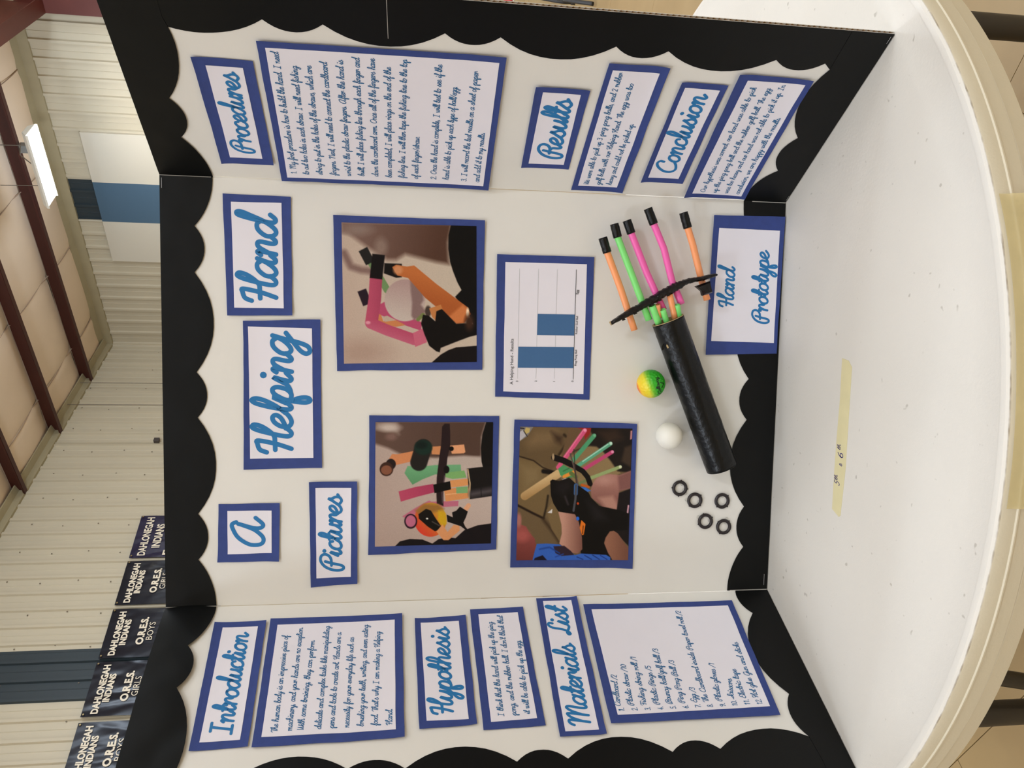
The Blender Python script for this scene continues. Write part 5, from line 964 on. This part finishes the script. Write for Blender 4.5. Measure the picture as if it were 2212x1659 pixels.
# fingers
def straw(pts, r, m, nm, par=None, flat=1):
    P = []
    for a, b_ in zip(pts[:-1], pts[1:]):
        for i in range(4): P.append(a.lerp(b_, i/4))
    P.append(pts[-1]); V, Fc = tube(P, r, 16, cap=False)
    o = obj(nm, [H(v) for v in V], Fc, m, hd, True); so = o.modifiers.new('s', 'SOLIDIFY'); so.thickness = .0004; so.offset = -1; return o
FD = [.024, .026, .026, .028, .024]
for i, (c_, pts) in enumerate(DATA['fingers']):
    P = [cp(p, FD[i]) for p in pts]; r = .0051
    st = P[0].lerp(P[1], .15); o = straw([st] + P[1:], r, SC_[c_], 'straw_finger')
    tp = [P[0], P[0].lerp(P[1], .5), P[1]]; V, Fc = tube([P[0].lerp(P[1], j/8) for j in range(9)], [.0065 + .0005*noise.noise(Vector((i*5, j*1.3, 0))) for j in range(9)], 16, cap=False)
    o2 = obj('tape_tip', [H(v) for v in V], Fc, M_tape, hd, True); so = o2.modifiers.new('s', 'SOLIDIFY'); so.thickness = .0006; so.offset = -1
for c_, pts, wd_ in DATA['inner']:
    P = [cp(pts[0], .036), cp(pts[1], .030)]; straw(P, max(.004, wd_/2*.92), SC_[c_], 'wrist_straw')
# crossbar wrapped in tape
V = []; Fc = []; bar = DATA['bar']; nb = 6; n = 18
ctl = [Vector((p[0], p[1], w)) for p, w in bar]; nb = 9; cc = catmull(ctl, nb)
for i, c_ in enumerate(cc):
    t2 = (cc[min(i+1, len(cc)-1)] - cc[max(i-1, 0)]); tx, tz = t2.x, t2.y; l = math.hypot(tx, tz); nx_, nz_ = -tz/l, tx/l
    for k in range(n):
        a = 2*pi*k/n; hwid = c_.z/2*(1+.22*noise.noise(Vector((i*.55, cos(a)*1.5, 3)))+.14*noise.noise(Vector((i*1.9, a*2, 5)))); dpt = .0075*(1+.2*noise.noise(Vector((i*.5, a, 8)))) * (.55 if i < 3 else 1)
        V.append(H(Vector((c_.x + nx_*hwid*cos(a), -.036 + dpt*sin(a), c_.y + nz_*hwid*cos(a)))))
for i in range(len(cc)-1):
    for k in range(n): Fc.append((i*n+k, i*n+(k+1) % n, (i+1)*n+(k+1) % n, (i+1)*n+k))
Fc += [tuple(range(n))[::-1], tuple((len(cc)-1)*n+k for k in range(n))]
M_bartape = mat('wrinkled_dark_tape', (14, 10, 11), .3, bump=1, bscale=90, spec=.35)
fixn(obj('crossbar', V, Fc, M_bartape, hd, True))
a, b_ = ctl[0], ctl[1]; e1 = Vector((a.x, -.036, a.y)); dr = (Vector((b_.x, -.036, b_.y))-e1).normalized()
V, Fc = tube([H(e1-dr*.0006), H(e1+dr*.001)], .0032, 12); obj('bare_card_end', V, Fc, MATS['raw_cardboard_rim'], hd)
pts = [cp(p, .040) for p in DATA['lump']]; ctr = sum(pts, Vector())/len(pts); V = []; Fc = []
rows_ = [(-.010, .75), (-.004, 1.0), (.004, .95), (.009, .6)]
for dy, s_ in rows_:
    for p in pts: V.append(H(ctr + (p-ctr)*s_ + Vector((0, dy, 0))))
k = len(pts)
for i in range(3):
    for j in range(k): Fc.append((i*k+j, i*k+(j+1) % k, (i+1)*k+(j+1) % k, (i+1)*k+j))
Fc += [tuple(range(k)), tuple(3*k+j for j in range(k))]
fixn(obj('tape_wad', V, Fc, M_bartape, hd))
# small ragged tape tufts along the bar
for (i0, s_) in ((2, -1), (4, -1), (5, -1), (6, -1), (1, -1), (8, 1)):
    c_ = ctl[i0]; random.seed(i0); q = Vector((c_.x, -.043, c_.y)) + Vector((-.25, 0, -.97 if s_ < 0 else .97))*c_.z*.42
    notch([q+Vector((-.004, 0, .002)), q+Vector((-.002, 0, -.003)), q+Vector((.0005, 0, -.0008)), q+Vector((.002, 0, -.0035)), q+Vector((.0045, 0, 0)), q+Vector((.001, 0, .003))], M_bartape, 'tape_fray')
V, Fc = tube([H(cp((.09, .16), .02)), H(cp((.09, .16), 0))], .006, 12)
for p_ in (A.lerp(Bv, .25), A.lerp(Bv, .8)):
    V, Fc = tube([H(Vector((p_.x, -.008 if abs(p_.y) > .025 else -.030, p_.z))), H(Vector((p_.x, -.0002, p_.z)))], [.005, .008], 12); obj('glue_post', V, Fc, M_glue, hd, True)

# ================================================================== CHAIR far behind, right of the board
M_ck = mat('black_chair_tube', (30, 28, 28), .4); M_cr = mat('red_chair_shell', (190, 52, 52), .5); M_cw = mat('white_seat_rim', (228, 220, 210), .5)
cb = Vector((2.55, 5.2, FZ)); chr_ = tag(empty('chair', Matrix.Translation(cb)), 'red-seated chair with black tube legs on the floor behind the board', 'chair')
V = []; Fc = []
N_ = 12
for i in range(N_+1):
    for j in range(N_+1):
        u, v = i/N_*2-1, j/N_*2-1; rr = 1-.12*(u*v)**2; V.append(Vector((.24*u*rr+.28, .22*v*rr+.3, .45 - .02*(1-u*u)*(1-v*v) + .015*max(0, u)**2)))
Fc = [(i*(N_+1)+j, (i+1)*(N_+1)+j, (i+1)*(N_+1)+j+1, i*(N_+1)+j+1) for i in range(N_) for j in range(N_)]
o = obj('seat', V, Fc, M_cr, chr_, True); so = o.modifiers.new('s', 'SOLIDIFY'); so.thickness = .02
V = [Vector((.24*(i/N_*2-1)+.28, .52+.04*(j/N_)+.02*(1-(i/N_*2-1)**2), .48+.38*j/N_)) for i in range(N_+1) for j in range(N_+1)]
o = obj('backrest', V, Fc, M_cr, chr_, True); so = o.modifiers.new('s', 'SOLIDIFY'); so.thickness = .02
V, Fc = boxvf(.05, .51, .1, .5, .415, .428); bev(obj('seat_frame', V, Fc, M_cw, chr_), .004)
for (x, y, fx, fy) in ((.1, .12, -.05, -.2), (.46, .12, .5, -.1), (.1, .5, .05, .62), (.46, .5, .52, .62)):
    V, Fc = tube([Vector(p) for p in catmull([Vector((x, y, .42)), Vector((x*.7+fx*.3, y*.7+fy*.3, .28)), Vector((fx, fy, .12)), Vector((fx, fy, .02))], 5)], .013, 12); obj('leg', V, Fc, M_ck, chr_, True)
    V, Fc = tube([Vector((fx, fy, .03)), Vector((fx, fy, 0))], .017, 12); obj('leg_glide', V, Fc, M_ck, chr_, True)
V, Fc = tube([Vector(p) for p in catmull([Vector((-.03, -.3, .30)), Vector((-.14, -.5, .22)), Vector((-.24, -.72, .13)), Vector((-.30, -.86, .04)), Vector((-.31, -.88, .02))], 6)], .014, 12);
obj('footrest_arm', V, Fc, M_ck, chr_, True)
